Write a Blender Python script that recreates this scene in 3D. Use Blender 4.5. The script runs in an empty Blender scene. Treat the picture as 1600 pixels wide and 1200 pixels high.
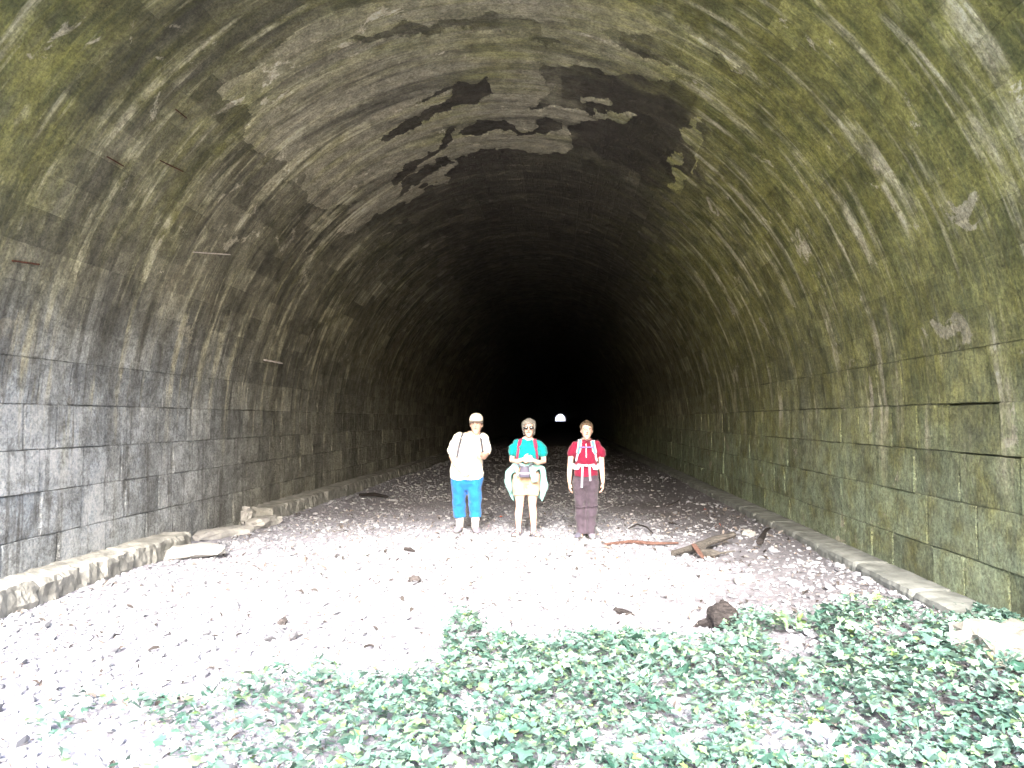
import bpy, math, random
import numpy as np
from mathutils import Vector, Matrix
from mathutils.bvhtree import BVHTree

R = math.radians
rng = np.random.default_rng(7)
random.seed(7)
SC = bpy.context.scene
COL = SC.collection

# ------------------------------------------------------------------ camera
CAM_H = 1.58
F_PX = 1200.0                        # focal length in photo pixels (1600 wide)
PITCH = math.atan(55 / F_PX)
YAW = math.atan(77 / F_PX)
cam_d = bpy.data.cameras.new('camera')
cam_d.sensor_fit = 'HORIZONTAL'
cam_d.sensor_width = 36.0
cam_d.lens = 36.0 * F_PX / 1600.0
cam_d.clip_start = 0.05
cam_d.clip_end = 5000
cam = bpy.data.objects.new('camera', cam_d)
COL.objects.link(cam)
cam.location = (0, 0, CAM_H)
cam.rotation_euler = (R(90) + PITCH, 0, YAW)
SC.camera = cam
CAM_M = Matrix.Rotation(YAW, 3, 'Z') @ Matrix.Rotation(R(90) + PITCH, 3, 'X')

# ------------------------------------------------------------------ world, sun, exposure
SUN_EL, SUN_AZ = 35.0, 179.0         # sun behind the camera
world = bpy.data.worlds.new('World')
SC.world = world
world.use_nodes = True
wn = world.node_tree
bg = wn.nodes['Background']
sky = wn.nodes.new('ShaderNodeTexSky')
sky.sky_type = 'NISHITA'
sky.sun_disc = False
sky.sun_elevation = R(SUN_EL)
sky.sun_rotation = R(SUN_AZ)
sky.air_density = 1.0
sky.dust_density = 4.0
sky.ozone_density = 1.0
wn.links.new(sky.outputs[0], bg.inputs[0])
bg.inputs[1].default_value = 0.15

sun_d = bpy.data.lights.new('sun', 'SUN')
sun_d.energy = 1.4
sun_d.angle = R(14)
sun_d.color = (1.0, 0.975, 0.94)
sun = bpy.data.objects.new('sun', sun_d)
COL.objects.link(sun)
_sd = Vector((math.sin(R(SUN_AZ)) * math.cos(R(SUN_EL)), math.cos(R(SUN_AZ)) * math.cos(R(SUN_EL)), math.sin(R(SUN_EL))))
sun.rotation_euler = _sd.to_track_quat('Z', 'Y').to_euler()
sun.location = (0, -14, 18)

SC.render.engine = 'CYCLES'
SC.view_settings.view_transform = 'Standard'
SC.view_settings.look = 'None'
SC.view_settings.gamma = 1.0
SC.view_settings.exposure = 3.2
SC.cycles.max_bounces = 10
SC.cycles.diffuse_bounces = 6
SC.cycles.glossy_bounces = 3
SC.cycles.sample_clamp_indirect = 20.0

# ------------------------------------------------------------------ numpy helpers
def _h(x, y, z, seed):
    x = x.astype(np.int64); y = y.astype(np.int64); z = z.astype(np.int64)
    n = (x * 374761393 + y * 668265263 + z * 1274126177 + seed * 974711) & 0x7fffffff
    n = ((n ^ (n >> 13)) * 1274126177) & 0x7fffffff
    n = ((n ^ (n >> 16)) * 668265263) & 0x7fffffff
    return ((n >> 8) & 0xffff) / 65535.0

def vnoise(x, y, z=0.0, seed=0):
    x = np.asarray(x, float); y = np.asarray(y, float); z = np.asarray(z, float) + np.zeros_like(x)
    xi, yi, zi = np.floor(x), np.floor(y), np.floor(z)
    fx, fy, fz = x - xi, y - yi, z - zi
    fx, fy, fz = fx * fx * (3 - 2 * fx), fy * fy * (3 - 2 * fy), fz * fz * (3 - 2 * fz)
    def c(a, b, d): return _h(xi + a, yi + b, zi + d, seed)
    x00 = c(0, 0, 0) * (1 - fx) + c(1, 0, 0) * fx
    x10 = c(0, 1, 0) * (1 - fx) + c(1, 1, 0) * fx
    x01 = c(0, 0, 1) * (1 - fx) + c(1, 0, 1) * fx
    x11 = c(0, 1, 1) * (1 - fx) + c(1, 1, 1) * fx
    return ((x00 * (1 - fy) + x10 * fy) * (1 - fz) + (x01 * (1 - fy) + x11 * fy) * fz)

def fbm(x, y, z=0.0, octs=4, seed=0):
    v, a, f, t = 0.0, 0.5, 1.0, 0.0
    for i in range(octs):
        v = v + a * vnoise(np.asarray(x) * f + 17.3 * i, np.asarray(y) * f - 9.1 * i, np.asarray(z) * f, seed + i)
        t += a; a *= 0.5; f *= 2.03
    return v / t

def sstep(a, b, x):
    t = np.clip((x - a) / (b - a), 0, 1)
    return t * t * (3 - 2 * t)

# ------------------------------------------------------------------ object helpers
def new_mesh(name, V, F, attrs=None, smooth=False):
    V = np.asarray(V, dtype=np.float32)
    me = bpy.data.meshes.new(name)
    groups = F if isinstance(F, list) and len(F) and isinstance(F[0], np.ndarray) else None
    if groups is None and isinstance(F, np.ndarray):
        groups = [F]
    if groups is None:
        me.from_pydata(V.tolist(), [], [list(f) for f in F])
    else:
        loops = np.concatenate([g.ravel() for g in groups]).astype(np.int32)
        starts, c = [], 0
        for g in groups:
            starts.append(c + np.arange(len(g)) * g.shape[1]); c += g.size
        starts = np.concatenate(starts).astype(np.int32)
        me.vertices.add(len(V)); me.vertices.foreach_set('co', V.ravel())
        me.loops.add(len(loops)); me.loops.foreach_set('vertex_index', loops)
        me.polygons.add(len(starts)); me.polygons.foreach_set('loop_start', starts)
        me.update(calc_edges=True)
        me.validate()
    for k, a in (attrs or {}).items():
        a = np.asarray(a, dtype=np.float32)
        if a.ndim == 1:
            at = me.attributes.new(k, 'FLOAT', 'POINT'); at.data.foreach_set('value', a)
        else:
            at = me.attributes.new(k, 'FLOAT_VECTOR', 'POINT'); at.data.foreach_set('vector', a.ravel())
    me.polygons.foreach_set('use_smooth', np.full(len(me.polygons), bool(smooth)))
    return me

def link(name, me, mat=None, parent=None):
    o = bpy.data.objects.new(name, me)
    COL.objects.link(o)
    if mat is not None:
        me.materials.clear(); me.materials.append(mat)
    if parent is not None:
        o.parent = parent
    return o

def mk(name, V, F, mat=None, parent=None, attrs=None, smooth=False):
    return link(name, new_mesh(name, V, F, attrs, smooth), mat, parent)

def tag(o, label=None, cat=None, group=None, kind=None):
    if label: o['label'] = label
    if cat: o['category'] = cat
    if group: o['group'] = group
    if kind: o['kind'] = kind
    return o

def empty(name, loc=(0, 0, 0), rz=0.0):
    o = bpy.data.objects.new(name, None)
    o.empty_display_size = 0.2
    COL.objects.link(o)
    o.location = loc; o.rotation_euler = (0, 0, rz)
    return o

# ------------------------------------------------------------------ node helpers
class NT:
    def __init__(self, name):
        self.m = bpy.data.materials.new(name)
        self.m.use_nodes = True
        self.t = self.m.node_tree
        self.b = self.t.nodes['Principled BSDF']
    def n(self, ty, **kw):
        nd = self.t.nodes.new(ty)
        for k, v in kw.items():
            setattr(nd, k, v)
        return nd
    def put(self, nd, i, v):
        if hasattr(v, 'is_output'):
            self.t.links.new(v, nd.inputs[i])
        else:
            nd.inputs[i].default_value = v
    def math(self, op, a, b=0.0, clamp=False):
        nd = self.n('ShaderNodeMath', operation=op, use_clamp=clamp)
        self.put(nd, 0, a); self.put(nd, 1, b)
        return nd.outputs[0]
    def mul(self, a, b): return self.math('MULTIPLY', a, b)
    def add(self, a, b): return self.math('ADD', a, b)
    def ramp(self, v, a, b, c=0.0, d=1.0):
        nd = self.n('ShaderNodeMapRange', interpolation_type='SMOOTHSTEP')
        self.put(nd, 0, v)
        for i, x in enumerate((a, b, c, d)): nd.inputs[i + 1].default_value = x
        return nd.outputs[0]
    def mix(self, f, a, b, mode='MIX'):
        nd = self.n('ShaderNodeMix', data_type='RGBA', blend_type=mode)
        nd.clamp_factor = True
        self.put(nd, 0, f)
        for i, v in ((6, a), (7, b)):
            self.put(nd, i, v if hasattr(v, 'is_output') else (*v, 1.0))
        return nd.outputs[2]
    def attr(self, name):
        return self.n('ShaderNodeAttribute', attribute_name=name)
    def scale(self, vec, s):
        nd = self.n('ShaderNodeMapping')
        self.put(nd, 0, vec); nd.inputs[3].default_value = s
        return nd.outputs[0]
    def noise(self, vec, sc, det=4.0, rough=0.55, dist=0.0):
        nd = self.n('ShaderNodeTexNoise')
        self.put(nd, 'Vector', vec)
        nd.inputs['Scale'].default_value = sc; nd.inputs['Detail'].default_value = det
        nd.inputs['Roughness'].default_value = rough; nd.inputs['Distortion'].default_value = dist
        return nd.outputs['Fac']
    def pos(self):
        return self.n('ShaderNodeNewGeometry').outputs['Position']
    def obj(self):
        return self.n('ShaderNodeTexCoord').outputs['Object']
    def bump(self, h, strength=0.5, dist=0.01):
        nd = self.n('ShaderNodeBump')
        nd.inputs['Strength'].default_value = strength; nd.inputs['Distance'].default_value = dist
        self.put(nd, 'Height', h)
        self.t.links.new(nd.outputs[0], self.b.inputs['Normal'])
    def out(self, col=None, rough=None, spec=None):
        if col is not None: self.put(self.b, 'Base Color', col if hasattr(col, 'is_output') else (*col, 1.0))
        if rough is not None: self.put(self.b, 'Roughness', rough)
        if spec is not None: self.b.inputs['Specular IOR Level'].default_value = spec
        return self.m

def simple(name, c1, c2, sc=20.0, rough=0.85, bump=0.3, bdist=0.004, spec=0.3):
    t = NT(name)
    p = t.obj()
    nz = t.noise(p, sc, 5)
    t.bump(t.noise(p, sc * 3, 4), bump, bdist)
    return t.out(t.mix(t.ramp(nz, 0.3, 0.7), c1, c2), rough, spec)

# ------------------------------------------------------------------ tunnel geometry (a step from pixels to metres)
TCX, TA, TB, TZ = -0.75, 3.90, 4.10, 1.50     # centre x, half width, rise, springing height
Y0, Y1 = 4.0, 620.0
ZB = -0.30
_pts = [(TCX - TA, ZB)]
for z in np.linspace(ZB, TZ, 40)[1:]: _pts.append((TCX - TA, z))
for a in np.linspace(math.pi, 0, 400)[1:]: _pts.append((TCX + TA * math.cos(a), TZ + TB * math.sin(a)))
for z in np.linspace(TZ, ZB, 40)[1:]: _pts.append((TCX + TA, z))
_pts = np.array(_pts)
_seg = np.hypot(*np.diff(_pts, axis=0).T)
_S = np.concatenate([[0], np.cumsum(_seg)])
S_TOT = _S[-1]
S_SPL = TZ - ZB                                # springing on the left
S_SPR = S_TOT - S_SPL
_tan = np.gradient(_pts, _S, axis=0)
_nor = np.stack([_tan[:, 1], -_tan[:, 0]], 1)  # inward
_nor /= np.linalg.norm(_nor, axis=1, keepdims=True)

def TP(s, y, off=0.0):
    s = np.asarray(s, float); y = np.asarray(y, float)
    px = np.interp(s, _S, _pts[:, 0]); pz = np.interp(s, _S, _pts[:, 1])
    nx = np.interp(s, _S, _nor[:, 0]); nz = np.interp(s, _S, _nor[:, 1])
    return np.stack([px + nx * off, y + 0 * px, pz + nz * off], -1)

def ray(u, v):
    d = CAM_M @ Vector(((u - 800) / F_PX, -(v - 600) / F_PX, -1.0))
    return np.array(d)

def ground_pt(u, v, z=0.0):
    d = ray(u, v)
    t = (z - CAM_H) / d[2]
    return np.array([0, 0, CAM_H]) + d * t

def px_tunnel(u, v):
    d = ray(u, v)
    def inside(t):
        x, y, z = d[0] * t, d[1] * t, CAM_H + d[2] * t
        X = (x - TCX) / TA
        return abs(X) < 1 if z < TZ else X * X + ((z - TZ) / TB) ** 2 < 1
    lo, hi = 0.0, 400.0
    for _ in range(60):
        m = (lo + hi) / 2
        if inside(m): lo = m
        else: hi = m
    x, y, z = d[0] * lo, d[1] * lo, CAM_H + d[2] * lo
    i = np.argmin((_pts[:, 0] - x) ** 2 + (_pts[:, 1] - z) ** 2)
    return y, _S[i]

def project(P):
    P = np.asarray(P) - np.array([0, 0, CAM_H])
    L = P @ np.array(CAM_M)
    w = np.maximum(-L[..., 2], 1e-3)
    return np.stack([800 + F_PX * L[..., 0] / w, 600 - F_PX * L[..., 1] / w], -1), -L[..., 2]

# ------------------------------------------------------------------ materials
def masonry_material(name='stone_masonry'):
    t = NT(name)
    st = t.attr('st').outputs['Vector']                  # (along tunnel, around profile, 0) in metres
    tint = t.attr('tint').outputs['Fac']
    edge = t.attr('edge').outputs['Fac']
    sep = t.n('ShaderNodeSeparateXYZ'); t.put(sep, 0, st)
    u, v = sep.outputs[0], sep.outputs[1]
    P = t.pos()
    big = t.noise(P, 0.55, 4)
    mid = t.noise(P, 2.6, 5, 0.6)
    fine = t.noise(P, 38, 5, 0.7)
    strk = t.noise(t.scale(st, (4.6, 0.46, 1)), 1.0, 5, 0.62, 0.25)
    strk2 = t.noise(t.scale(st, (10.0, 0.75, 1)), 1.0, 4, 0.55, 0.2)
    strk3 = t.noise(t.scale(st, (2.2, 0.30, 1)), 1.0, 4, 0.55, 0.4)
    # bare stone, warm grey with per-stone tone
    mott = t.noise(P, 7.0, 6, 0.72, 0.3)
    fst = t.noise(t.scale(st, (24.0, 1.3, 1)), 1.0, 3, 0.6)
    c = t.mix(t.ramp(mid, 0.3, 0.72), (0.115, 0.110, 0.078), (0.27, 0.255, 0.18))
    c = t.mix(0.55, c, t.mix(tint, (0.09, 0.085, 0.062), (0.32, 0.30, 0.22)))
    clean = t.attr('clean').outputs['Fac']
    c = t.mix(t.mul(clean, 0.38), c, (0.31, 0.285, 0.225))
    # rusty brown blotches
    c = t.mix(t.mul(t.ramp(t.noise(P, 1.4, 4), 0.54, 0.74), 0.25), c, (0.18, 0.135, 0.07))
    # left wall foot: grey stone with bluish skylight painted in, fading inwards
    low_l = t.ramp(t.add(v, t.mul(strk3, 1.4)), 2.2, 4.2, 1.0, 0.0)
    c = t.mix(t.mul(t.mul(low_l, t.ramp(u, 7.0, 12.5, 0.95, 0.15)), t.ramp(mott, 0.2, 0.5, 0.65, 1.0)), c, t.mix(t.ramp(mid, 0.3, 0.7), (0.37, 0.41, 0.455), (0.62, 0.675, 0.74)))
    # foot of the right wall near the mouth: paler greenish stone, fading inwards
    low_r = t.mul(t.ramp(t.add(v, t.mul(strk3, 1.2)), S_TOT - 3.3, S_TOT - 1.2), t.ramp(u, 6.5, 13.0, 0.95, 0.25))
    c = t.mix(t.mul(low_r, t.ramp(mott, 0.2, 0.5, 0.6, 1.0)), c, t.mix(t.ramp(mid, 0.3, 0.7), (0.42, 0.46, 0.34), (0.68, 0.72, 0.57)))
    # dark water streaks
    c = t.mix(t.mul(t.mul(t.ramp(strk3, 0.48, 0.64), 0.75), t.math('SUBTRACT', 1.0, t.mul(low_l, 0.6))), c, (0.062, 0.060, 0.046))
    c = t.mix(t.mul(t.ramp(t.noise(t.scale(st, (9.0, 0.55, 1)), 1.0, 4, 0.6, 0.2), 0.52, 0.66), 0.55), c, (0.06, 0.056, 0.045))
    # moss and algae: more on the right wall, near the mouth and in streaks
    side = t.ramp(v, 8.6, 11.5)
    mouth = t.ramp(u, 4.5, 9.0, 1.0, 0.0)
    drive = t.add(t.add(t.mul(side, 0.28), t.add(t.mul(mouth, 0.20), 0.06)), t.add(t.mul(strk, 0.60), t.mul(big, 0.45)))
    deep = t.ramp(u, 10, 22, 1.0, 0.2)
    moss = t.mul(t.mul(t.ramp(drive, 0.54, 0.90), deep), t.ramp(v, 2.4, 4.0))
    mosscol = t.mix(t.ramp(t.add(t.mul(t.noise(P, 3.3, 4), 0.6), t.mul(fst, 0.4)), 0.36, 0.62), (0.115, 0.132, 0.034), (0.30, 0.295, 0.075))
    c = t.mix(t.mul(moss, 0.80), c, mosscol)
    # pale green algae along the foot of the right wall
    foot = t.ramp(t.add(v, t.mul(strk3, 0.8)), S_TOT - 1.9, S_TOT - 0.5)
    c = t.mix(t.mul(t.mul(foot, t.ramp(mid, 0.25, 0.6)), 0.75), c, (0.31, 0.39, 0.27))
    # lime washed down in pale streaks over the haunches
    hl = t.mul(t.ramp(v, 1.0, 2.6), t.ramp(v, 5.6, 7.4, 1.0, 0.0))
    hr = t.mul(t.ramp(v, 9.2, 10.6), t.ramp(v, S_TOT - 2.2, S_TOT - 0.9, 1.0, 0.0))
    haunch = t.add(hl, hr)
    lime = t.mul(t.mul(t.ramp(strk, 0.515, 0.655), t.ramp(mid, 0.32, 0.56)), t.add(t.mul(haunch, 0.85), 0.06))
    lime2 = t.mul(t.mul(t.ramp(strk2, 0.58, 0.72), 0.5), haunch)
    lime3 = t.mul(t.mul(t.ramp(fst, 0.64, 0.74), 0.30), haunch)
    lime = t.math('MAXIMUM', t.math('MAXIMUM', lime, lime2), t.mul(lime3, t.ramp(mott, 0.4, 0.6)))
    lime = t.mul(lime, t.ramp(u, 12, 30, 1.0, 0.35))
    c = t.mix(lime, c, t.mix(t.ramp(mid, 0.3, 0.7), (0.50, 0.47, 0.30), (0.66, 0.63, 0.48)))
    # pale flakes
    fl = t.mul(t.ramp(t.noise(P, 1.7, 6, 0.7, 0.6), 0.615, 0.65), 0.75)
    c = t.mix(t.mul(fl, t.ramp(v, 2.2, 3.2)), c, (0.55, 0.51, 0.40))
    # broad mottling of the surface
    c = t.mix(0.55, c, t.mix(t.ramp(mott, 0.25, 0.75), (0.12, 0.11, 0.09), (0.86, 0.85, 0.82)), 'OVERLAY')
    # locomotive soot on the bare crown; far also paints in the deepening shade
    def blob(u0, v0, a_, b_):
        e1 = t.mul(t.add(u, -u0), 1 / a_); e2 = t.mul(t.add(v, -v0), 1 / b_)
        d = t.math('SQRT', t.add(t.mul(e1, e1), t.mul(e2, e2)))
        return t.ramp(t.add(d, t.mul(t.add(mid, -0.5), 1.1)), 0.55, 1.15, 1.0, 0.0)
    q = t.math('ABSOLUTE', t.add(v, -8.4))
    far = t.mul(t.ramp(t.add(q, t.mul(t.add(mid, -0.5), -3.0)), 1.7, 3.3, 1.0, 0.0), t.ramp(t.add(u, t.mul(mid, 3.0)), 12.0, 13.4))
    soot_shade = t.math('MAXIMUM', t.math('MAXIMUM', blob(9.7, 9.75, 2.1, 1.2), blob(10.2, 7.4, 2.7, 1.8)), t.mul(far, t.ramp(strk, 0.40, 0.54, 0.55, 1.0)))
    soot_shade = t.mul(soot_shade, t.math('SUBTRACT', 1.0, clean))
    c = t.mix(t.mul(soot_shade, 0.9), c, t.mix(mid, (0.028, 0.024, 0.019), (0.072, 0.060, 0.046)))
    # each stone keeps its own tone
    c = t.mix(0.55, c, t.mix(tint, (0.12, 0.12, 0.12), (0.92, 0.92, 0.92)), 'OVERLAY')
    # mortar
    c = t.mix(t.mul(edge, 0.48), c, (0.075, 0.072, 0.066))
    c = t.mix(0.45, c, t.mix(t.ramp(fine, 0.25, 0.7), (0.0, 0.0, 0.0), (1, 1, 1)), 'OVERLAY')
    rough = t.ramp(t.noise(P, 6, 3), 0.3, 0.7, 0.36, 0.75)
    wallness = t.math('MAXIMUM', t.ramp(v, 2.6, 3.6, 1.0, 0.0), t.ramp(v, 12.6, 13.6))
    h = t.add(t.mul(t.noise(P, 34, 6, 0.75), t.add(t.mul(wallness, 1.2), 0.7)), t.mul(t.noise(P, 13, 4), t.add(t.mul(wallness, 1.0), 0.4)))
    t.bump(h, 0.9, 0.06)
    return t.out(c, rough, 0.5)

M = {}
M['masonry'] = masonry_material()

def ground_mat():
    t = NT('gravelly_earth')
    P = t.pos()
    a = t.noise(P, 0.8, 4); b = t.noise(P, 14, 6, 0.7); f = t.noise(P, 55, 4, 0.7)
    c = t.mix(t.ramp(b, 0.35, 0.62), (0.20, 0.197, 0.228), (0.36, 0.356, 0.405))
    c = t.mix(t.mul(t.ramp(a, 0.5, 0.7), 0.45), c, (0.19, 0.175, 0.19))
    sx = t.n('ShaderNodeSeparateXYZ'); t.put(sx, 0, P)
    dark_floor = t.mul(t.ramp(t.add(sx.outputs[0], t.mul(t.add(a, -0.5), 2.4)), 0.9, 2.0), 0.75)  # floor mixed darker towards the right side
    c = t.mix(dark_floor, c, t.mix(b, (0.07, 0.066, 0.071), (0.155, 0.148, 0.157)))
    t.bump(t.add(b, t.mul(f, 0.5)), 0.9, 0.03)
    return t.out(c, 0.9, 0.2)
M['ground'] = ground_mat()

def tinted(name, stops, rough=0.85, spec=0.25, bump=0.4, sc=40, bd=0.006):
    """colour ramp driven by the per-piece value stored in 'tint', with fine grain"""
    t = NT(name)
    tint = t.attr('tint').outputs['Fac']
    cr = t.n('ShaderNodeValToRGB'); t.put(cr, 0, tint)
    e = cr.color_ramp.elements
    while len(e) < len(stops): e.new(0.5)
    for i, (p, c) in enumerate(stops):
        e[i].position = p; e[i].color = (*c, 1)
    P = t.pos()
    f = t.noise(P, sc, 4, 0.65)
    c = t.mix(0.3, cr.outputs[0], t.mix(f, (0.05, 0.05, 0.05), (0.75, 0.75, 0.75)), 'OVERLAY')
    t.bump(f, bump, bd)
    return t.out(c, rough, spec)

M['gravel'] = tinted('gravel_stone', [(0, (0.075, 0.075, 0.083)), (0.25, (0.165, 0.17, 0.19)), (0.6, (0.26, 0.267, 0.292)), (1, (0.42, 0.425, 0.445))])
M['litter'] = tinted('dead_leaf', [(0, (0.045, 0.04, 0.038)), (0.3, (0.15, 0.125, 0.11)), (0.7, (0.27, 0.24, 0.22)), (0.93, (0.32, 0.295, 0.275)), (1, (0.36, 0.07, 0.03))], 0.7)  # darkest tone stands for shadow gaps among leaves and stones
M['kerb'] = simple('kerb_stone_grey', (0.17, 0.17, 0.155), (0.32, 0.317, 0.29), 6, 0.9, 0.7, 0.02)
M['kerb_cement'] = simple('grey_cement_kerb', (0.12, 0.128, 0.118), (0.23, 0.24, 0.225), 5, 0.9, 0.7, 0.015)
M['rubble'] = simple('broken_limestone', (0.26, 0.255, 0.245), (0.40, 0.395, 0.375), 7, 0.9, 0.6, 0.015)
M['wood_grey'] = None
def wood(name, c1, c2, sc=9):
    t = NT(name)
    o = t.obj()
    g = t.noise(t.scale(o, (1.2, 9, 9)), sc, 5, 0.6, 0.3)
    t.bump(g, 0.8, 0.012)
    return t.out(t.mix(t.ramp(g, 0.3, 0.7), c1, c2), 0.85, 0.25)
M['wood_grey'] = wood('weathered_grey_wood', (0.03, 0.028, 0.026), (0.095, 0.086, 0.077))
M['wood_dark'] = wood('damp_dark_wood', (0.010, 0.009, 0.009), (0.042, 0.036, 0.036))
M['wood_red'] = wood('reddish_branch', (0.06, 0.03, 0.024), (0.14, 0.08, 0.065))
M['boulder'] = simple('tan_boulder', (0.16, 0.155, 0.135), (0.28, 0.275, 0.245), 5, 0.9, 0.7, 0.02)
M['dark_rock'] = simple('dark_stone', (0.03, 0.028, 0.028), (0.08, 0.07, 0.07), 12, 0.8, 0.6, 0.01)
M['crack_dark'] = simple('dark_crack', (0.045, 0.02, 0.014), (0.12, 0.05, 0.03), 40, 0.8, 0.4, 0.003)
M['iron_pale'] = simple('pale_galvanised_iron', (0.55, 0.46, 0.42), (0.75, 0.70, 0.66), 40, 0.45, 0.3, 0.002, 0.5)
M['turf'] = simple('hillside_turf', (0.035, 0.05, 0.018), (0.075, 0.09, 0.03), 1.5, 0.95, 0.8, 0.06)

def ivy_mat():
    t = NT('ivy_leaf')
    tint = t.attr('tint').outputs['Fac']
    cr = t.n('ShaderNodeValToRGB'); t.put(cr, 0, tint)
    e = cr.color_ramp.elements
    stops = [(0, (0.022, 0.065, 0.046)), (0.45, (0.075, 0.145, 0.115)), (0.85, (0.155, 0.215, 0.185)), (0.93, (0.14, 0.23, 0.085)), (1, (0.20, 0.30, 0.085))]
    while len(e) < len(stops): e.new(0.5)
    for i, (p, c) in enumerate(stops): e[i].position = p; e[i].color = (*c, 1)
    f = t.noise(t.pos(), 90, 3)
    t.bump(f, 0.25, 0.003)
    t.b.inputs['Subsurface Weight'].default_value = 0.0
    return t.out(cr.outputs[0], 0.42, 0.6)
M['ivy'] = ivy_mat()

# ------------------------------------------------------------------ ground
def ground_z(x, y):
    x = np.asarray(x, float); y = np.asarray(y, float)
    z = (fbm(x * 0.7, y * 0.7, 0, 3, 3) - 0.5) * 0.07
    z = z + (fbm(x * 3, y * 3, 0, 3, 5) - 0.5) * 0.035
    near = sstep(40, 15, y) * sstep(-8, -1, y)
    z = z * (0.35 + 0.65 * near)
    z = z + 0.13 * sstep(1.2, 2.7, x) * sstep(3.4, 3.0, x) * near
    z = z + 9.0 * sstep(645, 800, y)        # bank added beyond the far mouth to make the exit look bright
    z = z + 0.06 * sstep(-3.0, -4.2, x) * sstep(-5.5, -4.6, x) * near
    return z - 0.01

def grid_axis(parts):
    out = []
    for a, b, st in parts:
        out += list(np.arange(a, b, st))
    return np.array(out + [parts[-1][1]])

gx = grid_axis([(-1500, -100, 100), (-100, -20, 10), (-20, -6, 1), (-6, 5, 0.07), (5, 20, 1), (20, 100, 10), (100, 1500, 100)])
gy = grid_axis([(-1500, -100, 100), (-100, -10, 10), (-10, 1.5, 0.5), (1.5, 18, 0.07), (18, 40, 0.4), (40, 700, 10), (700, 2600, 100)])
GX, GY = np.meshgrid(gx, gy, indexing='ij')
GZ = ground_z(GX, GY)
_n = len(gy)
ii, jj = np.meshgrid(np.arange(len(gx) - 1), np.arange(_n - 1), indexing='ij')
q0 = (ii * _n + jj).ravel()
gF = np.stack([q0, q0 + _n, q0 + _n + 1, q0 + 1], 1)
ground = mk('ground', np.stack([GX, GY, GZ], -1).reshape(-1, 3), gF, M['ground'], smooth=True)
tag(ground, kind='structure')

# ------------------------------------------------------------------ hillside over the tunnel and beside the mouth
def hill():
    hx = grid_axis([(-400, -60, 34), (-60, -10, 5), (-10, 9, 1.0), (9, 60, 5), (60, 400, 34)])
    hy = grid_axis([(-45, 3, 3), (3, 6, 1), (6, 60, 6), (60, 600, 45), (600, 620.5, 5)])
    X, Y = np.meshgrid(hx, hy, indexing='ij')
    ax = np.abs(X - TCX)
    over = 7.0 + 0.55 * np.clip(Y - 4.6, 0, 60) * sstep(620, 540, Y) + 0.02 * np.clip(Y - 60, 0, 200) * sstep(620, 540, Y)
    bank = np.clip((ax - 6.5) * 0.55, -0.4, 9) + 0.3 * np.clip(ax - 25, 0, 40) * 0.2
    bank = bank * sstep(-45, -25, Y) - 0.5 * (1 - sstep(-45, -25, Y))
    Z = np.where(Y >= 4.55, np.maximum(over, bank), bank)
    Z = Z + (fbm(X * 0.2, Y * 0.2, 0, 3, 11) - 0.5) * 0.8 * sstep(6.5, 9, ax)
    n = len(hy)
    i, j = np.meshgrid(np.arange(len(hx) - 1), np.arange(n - 1), indexing='ij')
    q = (i * n + j).ravel()
    F = np.stack([q, q + n, q + n + 1, q + 1], 1)
    V = np.stack([X, Y, Z], -1).reshape(-1, 3)
    # the floor of the cutting and the riser behind the portal wall belong to other pieces
    cx = V[F].mean(1)
    keep = ~((np.abs(cx[:, 0] - TCX) < 6.5) & (cx[:, 1] < 5.0))
    return V, F[keep]
hV, hF = hill()
tag(mk('hillside', hV, hF, M['turf'], smooth=True), kind='structure')

# ------------------------------------------------------------------ tunnel: backing, portal, stones
tunnel = empty('railway_tunnel', (TCX, Y0, 0))
tag(tunnel, 'long dark stone-lined railway tunnel with round arched vault streaked with moss and lime', 'tunnel')
def tchild(name, V, F, mat, attrs=None, parent=None, smooth=False):
    """child of the tunnel; geometry is in world metres, so shift it to the tunnel's base"""
    V = np.asarray(V, float) - np.array([TCX, Y0, 0]) if parent is None else np.asarray(V, float) - np.array([TCX, Y0, 0])
    return mk(name, V, F, mat, parent if parent is not None else tunnel, attrs, smooth)

def shell(s0, s1, off=-0.055):
    ss = np.linspace(s0, s1, max(6, int((s1 - s0) / 0.15)))
    yy = grid_axis([(Y0, 60, 1.0), (60, Y1, 10)])
    S, Y = np.meshgrid(ss, yy, indexing='ij')
    V = TP(S.ravel(), Y.ravel(), off)
    n = len(yy)
    i, j = np.meshgrid(np.arange(len(ss) - 1), np.arange(n - 1), indexing='ij')
    q = (i * n + j).ravel()
    F = np.stack([q, q + 1, q + n + 1, q + n], 1)
    st = np.stack([Y.ravel(), S.ravel(), 0 * S.ravel()], 1)
    return V, F, {'st': st, 'tint': np.full(len(V), 0.35), 'edge': np.full(len(V), 0.5) * (Y.ravel() < 62)}
S_A, S_B = S_SPL + 0.62, S_SPR - 0.62
V, F, A = shell(0, S_A); wall_l = tchild('side_wall', V, F, M['masonry'], A)
V, F, A = shell(S_B, S_TOT); wall_r = tchild('side_wall', V, F, M['masonry'], A)
V, F, A = shell(S_A, S_B); vault = tchild('vault', V, F, M['masonry'], A)

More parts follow.
